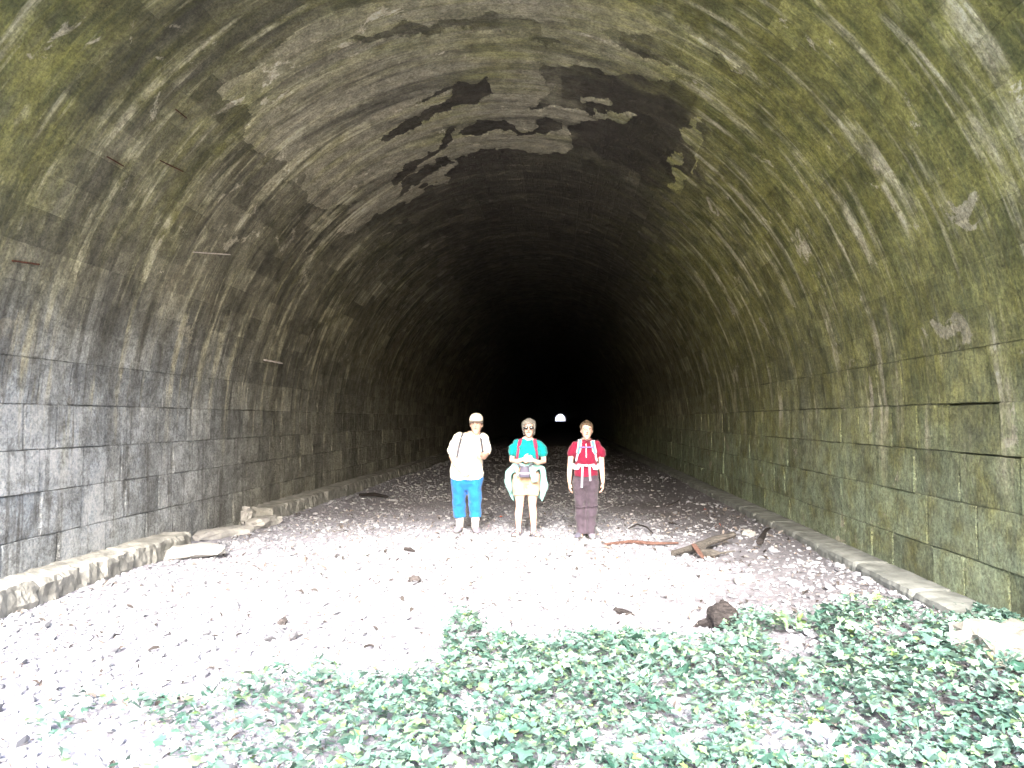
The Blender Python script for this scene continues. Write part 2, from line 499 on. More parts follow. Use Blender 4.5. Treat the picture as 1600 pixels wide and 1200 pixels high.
def portal():
    ss = np.linspace(0, S_TOT, 80)
    inner = TP(ss, ss * 0, -0.05)[:, [0, 2]]
    # outer rectangle matched ray by ray
    out = []
    for (x, z) in inner:
        dx, dz = x - TCX, max(z - 0.8, 0.0)
        k = min(7.2 / max(abs(dx), 1e-6), 6.6 / max(dz, 1e-6))
        out.append((TCX + dx * k, (0.8 + dz * k) if z > 0.8 else z))
    out = np.array(out)
    n = len(ss)
    V = []
    for yy in (Y0 - 0.02, Y0 + 0.7):
        for p in (inner, out):
            V += [(a, yy, b) for a, b in p]
    V = np.array(V)
    F = []
    for i in range(n - 1):
        F.append((i, i + 1, n + i + 1, n + i))                               # front
        F.append((2 * n + i, 3 * n + i, 3 * n + i + 1, 2 * n + i + 1))       # back
        F.append((n + i, n + i + 1, 3 * n + i + 1, 3 * n + i))               # outer
        F.append((i, 2 * n + i, 2 * n + i + 1, i + 1))                       # reveal
    st = np.stack([V[:, 0] * 0.7 + 20, V[:, 2] + 2, 0 * V[:, 0]], 1)
    return V, np.array(F), {'st': st, 'tint': np.full(len(V), 0.6), 'edge': np.zeros(len(V))}
V, F, A = portal(); tchild('portal_wall', V, F, M['masonry'], A)

# stone courses, laid out in (y, s)
YS_END = 46.0
blocks = []          # y0,y1,s0,s1,kind(0 left wall,1 vault,2 right wall)
def course(s0, s1, kind, lmin, lmax):
    y = Y0 - rng.uniform(0, 0.3)
    while y < YS_END:
        L = rng.uniform(lmin, lmax)
        if y > 22: L *= 1.3
        blocks.append([max(y, Y0), y + L, s0, s1, kind])
        y += L
def courses(a, b, h, kind, lmin, lmax):
    n = max(1, round((b - a) / h))
    e = np.linspace(a, b, n + 1)
    e[1:-1] += rng.uniform(-0.02, 0.02, n - 1)
    for i in range(n): course(e[i], e[i + 1], kind, lmin, lmax)
courses(0.02, S_A, 0.40, 0, 0.40, 0.78)
courses(S_A, S_B, 0.31, 1, 0.36, 0.68)
courses(S_B, S_TOT - 0.02, 0.40, 2, 0.45, 0.85)
blocks = np.array(blocks)

# joints that have lost their mortar (located in the photograph on the walls)
open_lo = np.zeros(len(blocks)); open_hi = np.zeros(len(blocks))
for (ua, ub, vv, wd) in [(1498, 1560, 620, 0.007), (1482, 1542, 689, 0.006)]:
    ya, sa = px_tunnel(ua, vv); yb, sb = px_tunnel(ub, vv)
    ym, sm = (ya + yb) / 2, (sa + sb) / 2
    cand = np.where((blocks[:, 0] < ym) & (blocks[:, 1] > ym))[0]
    k = cand[np.argmin(np.abs(blocks[cand, 2] - sm))]        # block whose upper edge (right side: smaller s) is there
    open_lo[k] = wd

def stone_mesh(B, lo, hi, tint):
    """one rough ashlar: 6x6 vertices with a recessed margin"""
    y0, y1, s0, s1, kind = B
    wall = kind != 1
    s0 = s0 + lo; s1 = s1 - hi
    m = 0.009 if wall else 0.005
    my = 0.017 if wall else 0.008
    fy = np.array([0, my / (y1 - y0), 0.34, 0.66, 1 - my / (y1 - y0), 1.0])
    fs = np.array([0, m / (s1 - s0), 0.34, 0.66, 1 - m / (s1 - s0), 1.0])
    Yg, Sg = np.meshgrid(y0 + fy * (y1 - y0), s0 + fs * (s1 - s0), indexing='ij')
    border = np.zeros((6, 6), bool); border[[0, -1], :] = True; border[:, [0, -1]] = True
    ring = np.zeros((6, 6), bool); ring[1:-1, 1:-1] = True; ring[2:-2, 2:-2] = False
    jd = 0.009 if wall else 0.0025
    pr = rng.uniform(-0.004, 0.012) if wall else rng.uniform(-0.0005, 0.001)
    off = np.full((6, 6), pr)
    off[ring] += rng.uniform(-0.0015, 0.001, ring.sum())
    inner = ~border & ~ring
    off[inner] += rng.uniform(0.0, 0.007 if wall else 0.003, inner.sum())
    if wall:
        off += (Yg - Yg.mean()) * rng.normal(0, 0.016) + (Sg - Sg.mean()) * rng.normal(0, 0.016)
    off[border] = -jd
    if lo > 0: off[:, 0] = -0.04
    if hi > 0: off[:, -1] = -0.05
    jit = (rng.random((6, 6, 2)) - 0.5) * (0.012 if wall else 0.008)
    jit[border] = 0
    Yg = Yg + jit[..., 0]; Sg = Sg + jit[..., 1]
    V = TP(Sg.ravel(), Yg.ravel(), off.ravel())
    st = np.stack([Yg.ravel(), Sg.ravel(), 0 * Yg.ravel()], 1)
    return V, st, border.ravel().astype(float) * (1.0 if wall else 0.45)
_i, _j = np.meshgrid(np.arange(5), np.arange(5), indexing='ij')
_q = (_i * 6 + _j).ravel()
SF = np.stack([_q, _q + 6, _q + 7, _q + 1], 1)

# how large each stone shows in the photograph decides which ones are single pieces
mid = TP((blocks[:, 2] + blocks[:, 3]) / 2, (blocks[:, 0] + blocks[:, 1]) / 2)
c4 = [project(TP(blocks[:, a], blocks[:, b]))[0] for a, b in ((2, 0), (2, 1), (3, 1), (3, 0))]
area = np.zeros(len(blocks))
for k in range(4):
    a, b = c4[k], c4[(k + 1) % 4]
    area += a[:, 0] * b[:, 1] - b[:, 0] * a[:, 1]
area = np.abs(area) / 2
pm = project(mid)[0]
vis = (pm[:, 0] > -30) & (pm[:, 0] < 1630) & (pm[:, 1] > -30) & (pm[:, 1] < 1230) & (mid[:, 1] > Y0)
area = np.where(vis, area, 0)
single = np.zeros(len(blocks), bool)
for kinds, cap in (((0, 2), 300), ((1,), 300)):
    idx = np.where(np.isin(blocks[:, 4], kinds) & (area > 60))[0]
    idx = idx[np.argsort(-area[idx])][:cap]
    single[idx] = True
acc = {0: [], 1: [], 2: []}
for k, B in enumerate(blocks):
    tint = float(np.clip(rng.normal(0.46, 0.15 if B[4] == 1 else 0.17), 0.22, 0.85))
    V, st, ed = stone_mesh(B, open_lo[k], open_hi[k], tint)
    if single[k]:
        par, nm = {0: (wall_l, 'ashlar_block'), 1: (vault, 'vault_stone'), 2: (wall_r, 'ashlar_block')}[int(B[4])]
        tchild(nm, V, SF, M['masonry'], {'st': st, 'tint': np.full(36, tint), 'edge': ed}, par)
    else:
        acc[int(B[4])].append((V, st, np.full(36, tint), ed))
for kd, par in ((0, wall_l), (2, wall_r), (1, vault)):
    L = acc[kd]
    V = np.concatenate([a[0] for a in L]); n = len(L)
    F = (SF[None] + (np.arange(n) * 36)[:, None, None]).reshape(-1, 4)
    o = tchild('distant_stonework', V, F, M['masonry'], {'st': np.concatenate([a[1] for a in L]), 'tint': np.concatenate([a[2] for a in L]), 'edge': np.concatenate([a[3] for a in L])}, par)
    tag(o, kind='stuff')

# skin of plaster left on the crown, with the places where it has fallen away
def poly_mask(px, py, poly):
    ins = np.zeros(px.shape, bool)
    n = len(poly)
    for i in range(n):
        x1, y1 = poly[i]; x2, y2 = poly[(i + 1) % n]
        c = ((y1 > py) != (y2 > py)) & (px < (x2 - x1) * (py - y1) / (y2 - y1 + 1e-12) + x1)
        ins ^= c
    return ins
C8 = lambda pts: [(560 + 0.375 * a, 40 + 0.375 * b) for a, b in pts]
holes = [
    C8([(235, 325), (330, 278), (455, 215), (482, 240), (530, 232), (540, 285), (500, 330), (400, 350), (270, 385), (190, 425), (110, 465), (120, 425), (235, 355), (380, 318), (400, 285), (330, 300)]),
    C8([(425, 435), (480, 392), (640, 398), (685, 432), (740, 425), (785, 392), (845, 408), (850, 436), (690, 442), (560, 428), (450, 446)]),
    C8([(400, 585), (400, 555), (440, 535), (560, 520), (640, 503), (720, 522), (850, 530), (885, 495), (890, 400), (1000, 382), (1130, 400), (1160, 372), (1060, 352), (900, 348), (700, 332), (740, 308), (790, 290), (805, 250), (768, 230), (770, 185), (725, 128), (790, 150), (870, 172), (920, 150), (1000, 182), (1080, 192), (1110, 172), (1250, 222), (1360, 232), (1480, 225), (1560, 320), (1400, 385), (1345, 450), (1405, 505), (1390, 645), (1330, 600), (1290, 665), (1500, 800), (1300, 900), (1100, 760), (900, 700), (600, 680), (380, 690)]),
    C8([(140, 600), (300, 510), (400, 445), (420, 455), (300, 540), (170, 615)]),
    C8([(160, 690), (180, 640), (380, 565), (390, 590), (240, 650)]),
    C8([(-40, 60), (120, 20), (230, -10), (400, -30), (560, -50), (760, -20), (780, 40), (850, 62), (770, 80), (720, 30), (590, 0), (420, 0), (200, 40), (60, 70)]),
    C8([(1000, 30), (1080, 0), (1300, 40), (1500, 110), (1560, 200), (1350, 190), (1200, 140), (1060, 60)]),
]
islands = [C8([(915, 285), (1050, 305), (1065, 330), (990, 325), (915, 312)]), C8([(1430, 312), (1480, 308), (1560, 350), (1500, 375), (1440, 345)]),
           C8([(1285, 530), (1330, 525), (1360, 575), (1330, 600), (1295, 565)])]
def taller(poly, k):
    my = sum(p[1] for p in poly) / len(poly)
    return [(x, my + (y - my) * k) for x, y in poly]
holes = [taller(h, 1.35 if i in (1, 3, 4) else (1.12 if i == 0 else 1.0)) for i, h in enumerate(holes)]
def plaster_skin():
    ys = np.arange(6.6, 15.5, 0.025); ss = np.arange(4.8, 11.2, 0.025)
    Yg, Sg = np.meshgrid(ys, ss, indexing='ij')
    P = TP(Sg.ravel(), Yg.ravel())
    uv, _ = project(P)
    w1 = (fbm(Yg.ravel() * 2.6, Sg.ravel() * 4.0, 0, 5, 21) - 0.5) * 30
    w2 = (fbm(Yg.ravel() * 2.6 + 40, Sg.ravel() * 4.0, 0, 5, 31) - 0.5) * 30
    px, py = uv[:, 0] + w1, uv[:, 1] + w2
    bare = np.zeros(len(px), bool)
    for h in holes: bare |= poly_mask(px, py, h)
    for h in islands: bare &= ~poly_mask(px, py, h)
    bare |= poly_mask(px, py, [(1130, 110), (1300, 110), (1300, 420), (1110, 420), (1080, 290)])
    # ragged outer limit
    lim = fbm(Yg.ravel() * 1.1, Sg.ravel() * 1.1, 0, 4, 41)
    dd = np.minimum.reduce([(Yg.ravel() - 6.6) / 0.5, (13.2 - Yg.ravel()) / 2.2, (Sg.ravel() - 4.8) / 0.9, (11.2 - Sg.ravel()) / 0.9])
    bare |= dd < lim
    wav = (fbm(Yg.ravel() * 3, Sg.ravel() * 3, 0, 3, 51) - 0.5) * 0.012
    off = np.where(bare, -0.02, 0.004 + 0.02 * sstep(0.0, 1.6, dd - lim) + wav)
    st = np.stack([Yg.ravel(), Sg.ravel(), 0 * Sg.ravel()], 1)
    V = TP(Sg.ravel(), Yg.ravel(), off)
    n = len(ss)
    i, j = np.meshgrid(np.arange(len(ys) - 1), np.arange(n - 1), indexing='ij')
    q = (i * n + j).ravel()
    F = np.stack([q, q + n, q + n + 1, q + 1], 1)
    F = F[~bare[F].all(1)]
    used = np.unique(F); mp = np.full(len(V), -1); mp[used] = np.arange(len(used))
    return V[used], mp[F], st[used]
V, F, st = plaster_skin()
tchild('plaster_skin', V, F, M['masonry'], {'st': st, 'tint': np.full(len(V), 0.95), 'edge': np.zeros(len(V)), 'clean': np.ones(len(V))}, vault)

# iron fixings and cables on the walls; thin dark bars stand in for cracks
def bar_between(name, p, q, r, mat, parent, teeth=0):
    p, q = np.array(p), np.array(q)
    d = q - p; L = np.linalg.norm(d); d = d / L
    a = np.cross(d, [0, 0, 1.0]); a /= np.linalg.norm(a); b = np.cross(d, a)
    ring = [(math.cos(t) * r, math.sin(t) * r) for t in np.linspace(0, 2 * math.pi, 7)[:-1]]
    V, F = [], []
    stops = [0, 1] if not teeth else list(np.linspace(0, 1, teeth * 3 + 1))
    for i, t in enumerate(stops):
        k = 1.7 if teeth and i % 3 == 1 else 1.0
        V += [p + d * L * t + a * x * k + b * y * k for x, y in ring]
    n = len(stops)
    for i in range(n - 1):
        for k in range(6):
            F.append((i * 6 + k, i * 6 + (k + 1) % 6, (i + 1) * 6 + (k + 1) % 6, (i + 1) * 6 + k))
    F.append(tuple(range(5, -1, -1))); F.append(tuple((n - 1) * 6 + k for k in range(6)))
    V = np.array(V) - np.array([TCX, Y0, 0])
    return mk(name, V, F, mat, parent)
for (u1, v1, u2, v2, r, mat, off, teeth, nm) in [
    (408, 561, 436, 568, 0.012, 'iron_pale', 0.05, 4, 'iron_bracket'),
    (298, 391, 356, 395, 0.006, 'iron_pale', 0.04, 0, 'iron_rod'),
    (18, 404, 58, 415, 0.008, 'crack_dark', 0.014, 0, 'wall_crack'),
    (166, 243, 192, 258, 0.006, 'crack_dark', 0.012, 0, 'wall_crack'),
    (248, 251, 284, 268, 0.006, 'crack_dark', 0.012, 0, 'wall_crack'),
    (274, 168, 291, 183, 0.005, 'crack_dark', 0.012, 0, 'wall_crack'),
]:
    y1, s1 = px_tunnel(u1, v1); y2, s2 = px_tunnel(u2, v2)
    bar_between(nm, TP(s1, y1, off), TP(s2, y2, off), r, M[mat], wall_l if s1 < S_A else vault, teeth)

# ------------------------------------------------------------------ kerbs
def rough_box(L, W, H, nx, ny, nz, amp, seed, round_=0.02):
    """box on its base (x: length, y: width, z: height) with a broken, uneven surface"""
    V, F, idx = [], [], {}
    def vid(i, j, k):
        key = (i, j, k)
        if key not in idx:
            idx[key] = len(V); V.append((i / nx, j / ny, k / nz))
        return idx[key]
    for i in range(nx):
        for j in range(ny):
            F.append((vid(i, j, 0), vid(i, j + 1, 0), vid(i + 1, j + 1, 0), vid(i + 1, j, 0)))
            F.append((vid(i, j, nz), vid(i + 1, j, nz), vid(i + 1, j + 1, nz), vid(i, j + 1, nz)))
    for i in range(nx):
        for k in range(nz):
            F.append((vid(i, 0, k), vid(i + 1, 0, k), vid(i + 1, 0, k + 1), vid(i, 0, k + 1)))
            F.append((vid(i, ny, k), vid(i, ny, k + 1), vid(i + 1, ny, k + 1), vid(i + 1, ny, k)))
    for j in range(ny):
        for k in range(nz):
            F.append((vid(0, j, k), vid(0, j, k + 1), vid(0, j + 1, k + 1), vid(0, j + 1, k)))
            F.append((vid(nx, j, k), vid(nx, j + 1, k), vid(nx, j + 1, k + 1), vid(nx, j, k + 1)))
    U = np.array(V, float)
    P = (U - np.array([0.5, 0.5, 0])) * np.array([L, W, H])
    # pull corners in
    c = np.stack([np.abs(U[:, 0] - .5) > .49, np.abs(U[:, 1] - .5) > .49, np.abs(U[:, 2] - .5) > .49], 1).sum(1)
    ctr = np.array([0, 0, H / 2])
    dirs = np.sign(np.round(P - ctr, 4))
    P = P - dirs * (round_ * np.clip(c - 1, 0, 2))[:, None]
    for a in range(3):
        P[:, a] += (fbm(P[:, 0] * 8 + seed * 3.1 + a * 20, P[:, 1] * 6 + a * 7, P[:, 2] * 9 + seed, 4, seed + a) - 0.5) * amp * (1.0 if a != 2 else 0.5) * 2
        P[:, a] += (vnoise(P[:, 0] * 27 + seed * 5.3 + a * 11, P[:, 1] * 27 + a * 5, P[:, 2] * 16 + seed, seed + 60 + a) - 0.5) * amp * (0.8 if a != 2 else 0.3)
    return P, F

def kerb(name, x_wall, x_front, top, ya, yb, label, gaps, mat, rough, lens, seed):
    root = empty(name, ((x_wall + x_front) / 2, ya, 0))
    tag(root, label, 'kerb', 'stone kerbs along the tunnel walls')
    y = ya; k = 0
    W = abs(x_front - x_wall)
    while y < yb:
        L = rng.uniform(*lens)
        if y > 24: L *= 2
        skip = any(g0 < y + L / 2 < g1 for g0, g1 in gaps)
        if not skip:
            V, F = rough_box(L - 0.008, W, top + 0.12, max(4, int(L / (0.045 if y < 13 else 0.09))) if y < 24 else 6, 6 if y < 13 else 4, 7 if y < 13 else 4, rough, seed + k, 0.012)
            V = V[:, [1, 0, 2]]
            F = [f[::-1] for f in F]
            V = V + np.array([0, y + L / 2 - ya, -0.12])
            o = mk('kerb_stone', V, F, mat, root)
        y += L; k += 1
    return root
XL, XR = TCX - TA, TCX + TA
kerb('stone_kerb', XL - 0.03, XL + 0.36, 0.27, 4.3, 60, 'rough broken stone kerb with a gap at the foot of the grey left wall', [(8.75, 11.3)], M['kerb'], 0.045, (0.9, 1.5), 100)
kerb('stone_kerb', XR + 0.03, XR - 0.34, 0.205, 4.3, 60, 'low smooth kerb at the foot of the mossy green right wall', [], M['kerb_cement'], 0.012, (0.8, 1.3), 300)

# broken slabs where the left kerb has collapsed
def thing_rock(name, u, v, size, rz, label, mat, seed, amp=0.05, sink=0.02, tilt=(0, 0), cat='stone', group=None, n=(6, 5, 4), z=None):
    p = ground_pt(u, v)
    zz = float(ground_z(p[0], p[1])) if z is None else z
    p = ground_pt(u, v, zz)
    V, F = rough_box(*size, *n, amp, seed, min(size) * 0.18)
    o = mk(name, V, F, mat)
    o.location = (p[0], p[1], zz - sink); o.rotation_euler = (tilt[0], tilt[1], rz)
    tag(o, label, cat, group)
    return o
thing_rock('stone_block', 372, 818, (0.30, 0.22, 0.27), 0.5, 'upright squarish pale block in the gap of the broken kerb', M['rubble'], 11, 0.05, 0.0, (0.05, 0.2), z=0.06)
thing_rock('stone_slab', 345, 838, (0.95, 0.34, 0.12), R(68), 'flat pale slab lying along the wall under the upright block', M['rubble'], 12, 0.06)
thing_rock('stone_slab', 300, 868, (0.62, 0.40, 0.13), R(40), 'pale broken slab with a dark end, lying in front of the kerb gap', M['rubble'], 13, 0.07)
thing_rock('stone_slab', 412, 822, (0.62, 0.26, 0.15), R(78), 'low pale slab under the bright broken end of the kerb', M['rubble'], 14, 0.06)
thing_rock('stone_slab', 228, 876, (0.80, 0.22, 0.15), R(62), 'narrow rough slab under the overhanging end of the near kerb', M['rubble'], 15, 0.07)
thing_rock('boulder', 1580, 1020, (0.56, 0.40, 0.22), R(20), 'tan boulder half buried in ivy beside the right kerb', M['boulder'], 16, 0.1, 0.06, n=(9, 8, 6))
for i, (u, v, w, m, lab) in enumerate([
    (1162, 912, 0.13, 'rubble', 'round white cobble on the gravel beyond the dark stump'),
    (1125, 905, 0.09, 'rubble', 'smaller white cobble on bare ground just short of the grey log'),
    (1170, 838, 0.12, 'rubble', 'white cobble at the end of the grey log'),
    (650, 910, 0.09, 'dark_rock', 'small dark stone on the white gravel in front of the people'),
    (443, 976, 0.07, 'dark_rock', 'tiny dark stone alone on bright gravel near the left kerb'),
    (562, 868, 0.15, 'rubble', 'grey angular stone on gravel between left kerb and capped person')]):
    thing_rock('stone', u, v, (w * 1.3, w, w * 0.8), i * 1.1, lab, M[m], 40 + i, w * 0.35, 0.01, n=(5, 4, 4))

# ------------------------------------------------------------------ wood on the ground
def limb(name, pts, radii, mat, label, cat='branch', seed=0, seg=9, flat=1.0, knob=0.2, parent=None, group=None):
    pts = np.array(pts, float)
    base = pts[0].copy()
    # resample
    t = np.linspace(0, 1, len(pts)); tt = np.linspace(0, 1, max(8, len(pts) * 5))
    P = np.stack([np.interp(tt, t, pts[:, i]) for i in range(3)], 1)
    rr = np.interp(tt, t, radii)
    L = np.cumsum(np.r_[0, np.linalg.norm(np.diff(P, axis=0), axis=1)])
    V, F = [], []
    for i in range(len(P)):
        d = P[min(i + 1, len(P) - 1)] - P[max(i - 1, 0)]; d /= np.linalg.norm(d)
        a = np.cross([0, 0, 1.0], d); a /= np.linalg.norm(a) + 1e-9; b = np.cross(d, a)
        for k in range(seg):
            th = 2 * math.pi * k / seg
            q = 1 + knob * 2 * (float(fbm(np.array([math.cos(th) * 1.5 + seed]), np.array([math.sin(th) * 1.5]), np.array([L[i] * 5]), 3, seed)[0]) - 0.5)
            V.append(P[i] + (a * math.cos(th) + b * math.sin(th) * flat) * rr[i] * q)
    n = len(P)
    for i in range(n - 1):
        for k in range(seg):
            F.append((i * seg + k, i * seg + (k + 1) % seg, (i + 1) * seg + (k + 1) % seg, (i + 1) * seg + k))
    F.append(tuple(range(seg - 1, -1, -1))); F.append(tuple((n - 1) * seg + k for k in range(seg)))
    V = np.array(V)
    if parent is None:
        o = mk(name, V - base, F, mat, smooth=False)
        o.location = base
        tag(o, label, cat, group)
    else:
        o = mk(name, V - np.array(parent.location), F, mat, parent)
    return o
def gp(u, v, h=0.0):
    p = ground_pt(u, v); z = float(ground_z(p[0], p[1])); p = ground_pt(u, v, z)
    p[2] += h
    return p
log = limb('log', [gp(1052, 872, .06), gp(1085, 866, .075), gp(1112, 858, .10), gp(1148, 848, .10)], [0.04, 0.058, 0.066, 0.045], M['wood_grey'], 'grey weathered log lying on the gravel by the red-clad person', 'log', 3, 10, 0.75, 0.35)
limb('broken_branch', [gp(1098, 871, .05), gp(1115, 872, .05), gp(1125, 871, .045), gp(1148, 865, .03)], [0.05, 0.045, 0.014, 0.006], M['wood_grey'], '', seed=5, parent=log)
limb('branch', [gp(945, 853, .02), gp(985, 850, .03), gp(1020, 853, .03), gp(1060, 851, .02)], [0.016, 0.024, 0.022, 0.012], M['wood_red'], 'long reddish branch lying across the gravel next to the grey log', seed=7)
limb('twig', [gp(982, 828, .02), gp(996, 827, .07), gp(1010, 830, .06), gp(1024, 838, .01)], [0.012, 0.014, 0.012, 0.008], M['wood_dark'], 'thin arched dark twig on the ground behind the reddish branch', 'twig', seed=8, seg=6)
limb('twig', [gp(1044, 818, .015), gp(1053, 820, .02), gp(1062, 823, .015)], [0.012, 0.016, 0.01], M['wood_dark'], 'short dark twig on pale gravel between grey log and tunnel depth', 'twig', seed=9, seg=6)
limb('bark_strip', [gp(1084, 868, .13), gp(1092, 872, .07), gp(1100, 876, .02)], [0.03, 0.03, 0.02], M['wood_red'], 'orange strip of bark leaning on the grey log', 'bark', seed=10, seg=6, flat=0.3)
limb('stick', [gp(960, 957, .02), gp(972, 960, .025), gp(986, 964, .02)], [0.022, 0.025, 0.022], M['wood_dark'], 'short thick dark stick alone on bright gravel by the ivy edge', 'stick', seed=12, seg=7)
limb('stick', [gp(1187, 852, .04), gp(1193, 842, .05), gp(1197, 834, .05), gp(1203, 829, .03)], [0.042, 0.03, 0.022, 0.014], M['wood_dark'], 'crooked dark stick with a thick knob standing near the right kerb', 'stick', seed=13, seg=7)
limb('plank', [gp(562, 776, .04), gp(585, 777, .06), gp(607, 779, .03)], [0.07, 0.11, 0.06], M['wood_dark'], 'dark flat piece of timber on the ground near the far left kerb', 'timber', seed=14, flat=0.35)
limb('stick', [gp(632, 860, .02), gp(640, 862, .025), gp(648, 864, .015)], [0.02, 0.028, 0.016], M['wood_dark'], 'dark chip of wood on gravel left of the capped person', 'stick', seed=15, seg=6)
limb('twig', [gp(1040, 794, .02), gp(1052, 790, .03), gp(1062, 784, .03)], [0.01, 0.012, 0.008], M['wood_grey'], 'pale grey twig on dim ground deep behind the log', 'twig', seed=16, seg=6)

def ball(c, r, seg=14, rings=10):
    V, F = [], []
    for i in range(rings + 1):
        ph = math.pi * i / rings
        for k in range(seg):
            th = 2 * math.pi * k / seg
            V.append((c[0] + r[0] * math.sin(ph) * math.cos(th), c[1] + r[1] * math.sin(ph) * math.sin(th), c[2] + r[2] * math.cos(ph)))
    for i in range(rings):
        for k in range(seg):
            F.append((i * seg + k, (i + 1) * seg + k, (i + 1) * seg + (k + 1) % seg, i * seg + (k + 1) % seg))
    return V, F

def stump():
    """charred root stump: lumpy body, stub of a broken limb on top, one lobe to the side"""
    p = gp(1125, 984)
    V, F = ball((0, 0, .10), (.115, .11, .115), 26, 18)
    V = np.array(V)
    ph = np.arctan2(V[:, 1], V[:, 0])
    top = sstep(.13, .22, V[:, 2])
    V[:, 0] += top * (0.015); V[:, 2] += sstep(.19, .215, V[:, 2]) * .045
    V[:, 0] += 0.05 * np.exp(-((ph - 0.1) / .5) ** 2) * np.exp(-((V[:, 2] - .11) / .05) ** 2)
    d = V - np.array([0, 0, .1]); d /= np.linalg.norm(d, axis=1, keepdims=True) + 1e-9
    V += d * ((fbm(V[:, 0] * 11, V[:, 1] * 11, V[:, 2] * 11, 4, 77) - .5) * .13)[:, None]
    V -= d * (np.abs(fbm(V[:, 0] * 25 + 3, V[:, 1] * 25, V[:, 2] * 10, 3, 78) - .5) * .07)[:, None]
    o = mk('tree_stump', V, F, M['wood_dark'])
    o.location = (p[0], p[1], p[2] - 0.02)
    o.rotation_euler = (R(-6), R(3), R(20))
    tag(o, 'dark knobbly stump with a broken stub on top, at the edge of the ivy', 'stump')
    for a, ln in ((0.3, .16), (2.6, .13), (-1.2, .10)):
        q = np.array([math.cos(a), math.sin(a), 0])
        limb('root', [p + q * 0.07 + [0, 0, .06], p + q * (0.07 + ln * .6) + [0, 0, .04], p + q * (0.07 + ln) + [0, 0, 0.0]], [0.035, 0.024, 0.01], M['wood_dark'], '', seed=20, seg=6, parent=o)
stump()

# ------------------------------------------------------------------ gravel, litter, ivy (uncountable)
_ico_t = (1 + 5 ** .5) / 2
ICO = np.array([(-1, _ico_t, 0), (1, _ico_t, 0), (-1, -_ico_t, 0), (1, -_ico_t, 0), (0, -1, _ico_t), (0, 1, _ico_t), (0, -1, -_ico_t), (0, 1, -_ico_t), (_ico_t, 0, -1), (_ico_t, 0, 1), (-_ico_t, 0, -1), (-_ico_t, 0, 1)]) / math.hypot(1, _ico_t)
ICOF = np.array([(0, 11, 5), (0, 5, 1), (0, 1, 7), (0, 7, 10), (0, 10, 11), (1, 5, 9), (5, 11, 4), (11, 10, 2), (10, 7, 6), (7, 1, 8), (3, 9, 4), (3, 4, 2), (3, 2, 6), (3, 6, 8), (3, 8, 9), (4, 9, 5), (2, 4, 11), (6, 2, 10), (8, 6, 7), (9, 8, 1)])

def rot_mats(n, tilt):
    a = rng.uniform(0, 2 * math.pi, n); b = rng.normal(0, tilt, n); c = rng.normal(0, tilt, n)
    ca, sa, cb, sb, cc, s_c = np.cos(a), np.sin(a), np.cos(b), np.sin(b), np.cos(c), np.sin(c)
    z0 = 0 * a; o1 = z0 + 1
    Rz = np.stack([ca, -sa, z0, sa, ca, z0, z0, z0, o1], 1).reshape(-1, 3, 3)
    Rx = np.stack([o1, z0, z0, z0, cb, -sb, z0, sb, cb], 1).reshape(-1, 3, 3)
    Ry = np.stack([cc, z0, s_c, z0, o1, z0, -s_c, z0, cc], 1).reshape(-1, 3, 3)
    return Rx @ Ry @ Rz

def scatter_gravel():
    n = 90000
    u = rng.random(n)
    y = 1.6 + 44 * u ** 2.1
    x = rng.uniform(-4.28, 2.82, n)
    x = np.where(y < 4, rng.uniform(-6, 5, n), x)
    size = np.clip(rng.lognormal(math.log(0.018), 0.45, n), 0.009, 0.075)
    thin = (1.0 - 0.62 * sstep(9.0, 13.0, y)) * (1 - 0.45 * sstep(0.9, 1.9, x))
    keep = fbm(x * 0.9, y * 0.9, 0, 3, 61) * thin > rng.uniform(0.05, 0.60, n)
    x, y, size = x[keep], y[keep], size[keep]; n = len(x)
    sh = ICO[None] * rng.uniform(0.65, 1.25, (n, 12, 1)) * np.stack([rng.uniform(.8, 1.5, n), rng.uniform(.6, 1.0, n), rng.uniform(.3, .7, n)], 1)[:, None, :]
    P = np.einsum('nij,nkj->nki', rot_mats(n, 0.35), sh) * size[:, None, None]
    P += np.stack([x, y, ground_z(x, y) + size * 0.22], 1)[:, None, :]
    F = (ICOF[None] + (np.arange(n) * 12)[:, None, None]).reshape(-1, 3)
    t = np.repeat(np.clip(rng.normal(0.58, 0.2, n), 0, 1), 12)
    o = mk('gravel', P.reshape(-1, 3), F, M['gravel'], attrs={'tint': t})
    tag(o, 'pale loose gravel covering the tunnel floor', 'gravel', kind='stuff')
scatter_gravel()

def leaf_shape(pts, fold):
    pts = np.array(pts, float)
    c = np.array([[0.0, 0.30]])
    P2 = np.concatenate([c, pts])
    z = fold * np.abs(P2[:, 0]) - 0.15 * (P2[:, 1] - .3) ** 2
    P = np.stack([P2[:, 0], P2[:, 1] - 0.3, z], 1)
    n = len(pts)
    F = np.array([(0, 1 + i, 1 + (i + 1) % n) for i in range(n)])
    return P, F
IVY_P, IVY_F = leaf_shape([(0, 0.02), (.22, -.10), (.42, .02), (.34, .22), (.52, .42), (.26, .52), (.16, .72), (0, 1.0), (-.16, .72), (-.26, .52), (-.52, .42), (-.34, .22), (-.42, .02), (-.22, -.10)], 0.18)
DRY_P, DRY_F = leaf_shape([(0, -.25), (.16, 0), (.26, .3), (.18, .62), (0, 0.95), (-.18, .62), (-.26, .3), (-.16, 0)], 0.45)

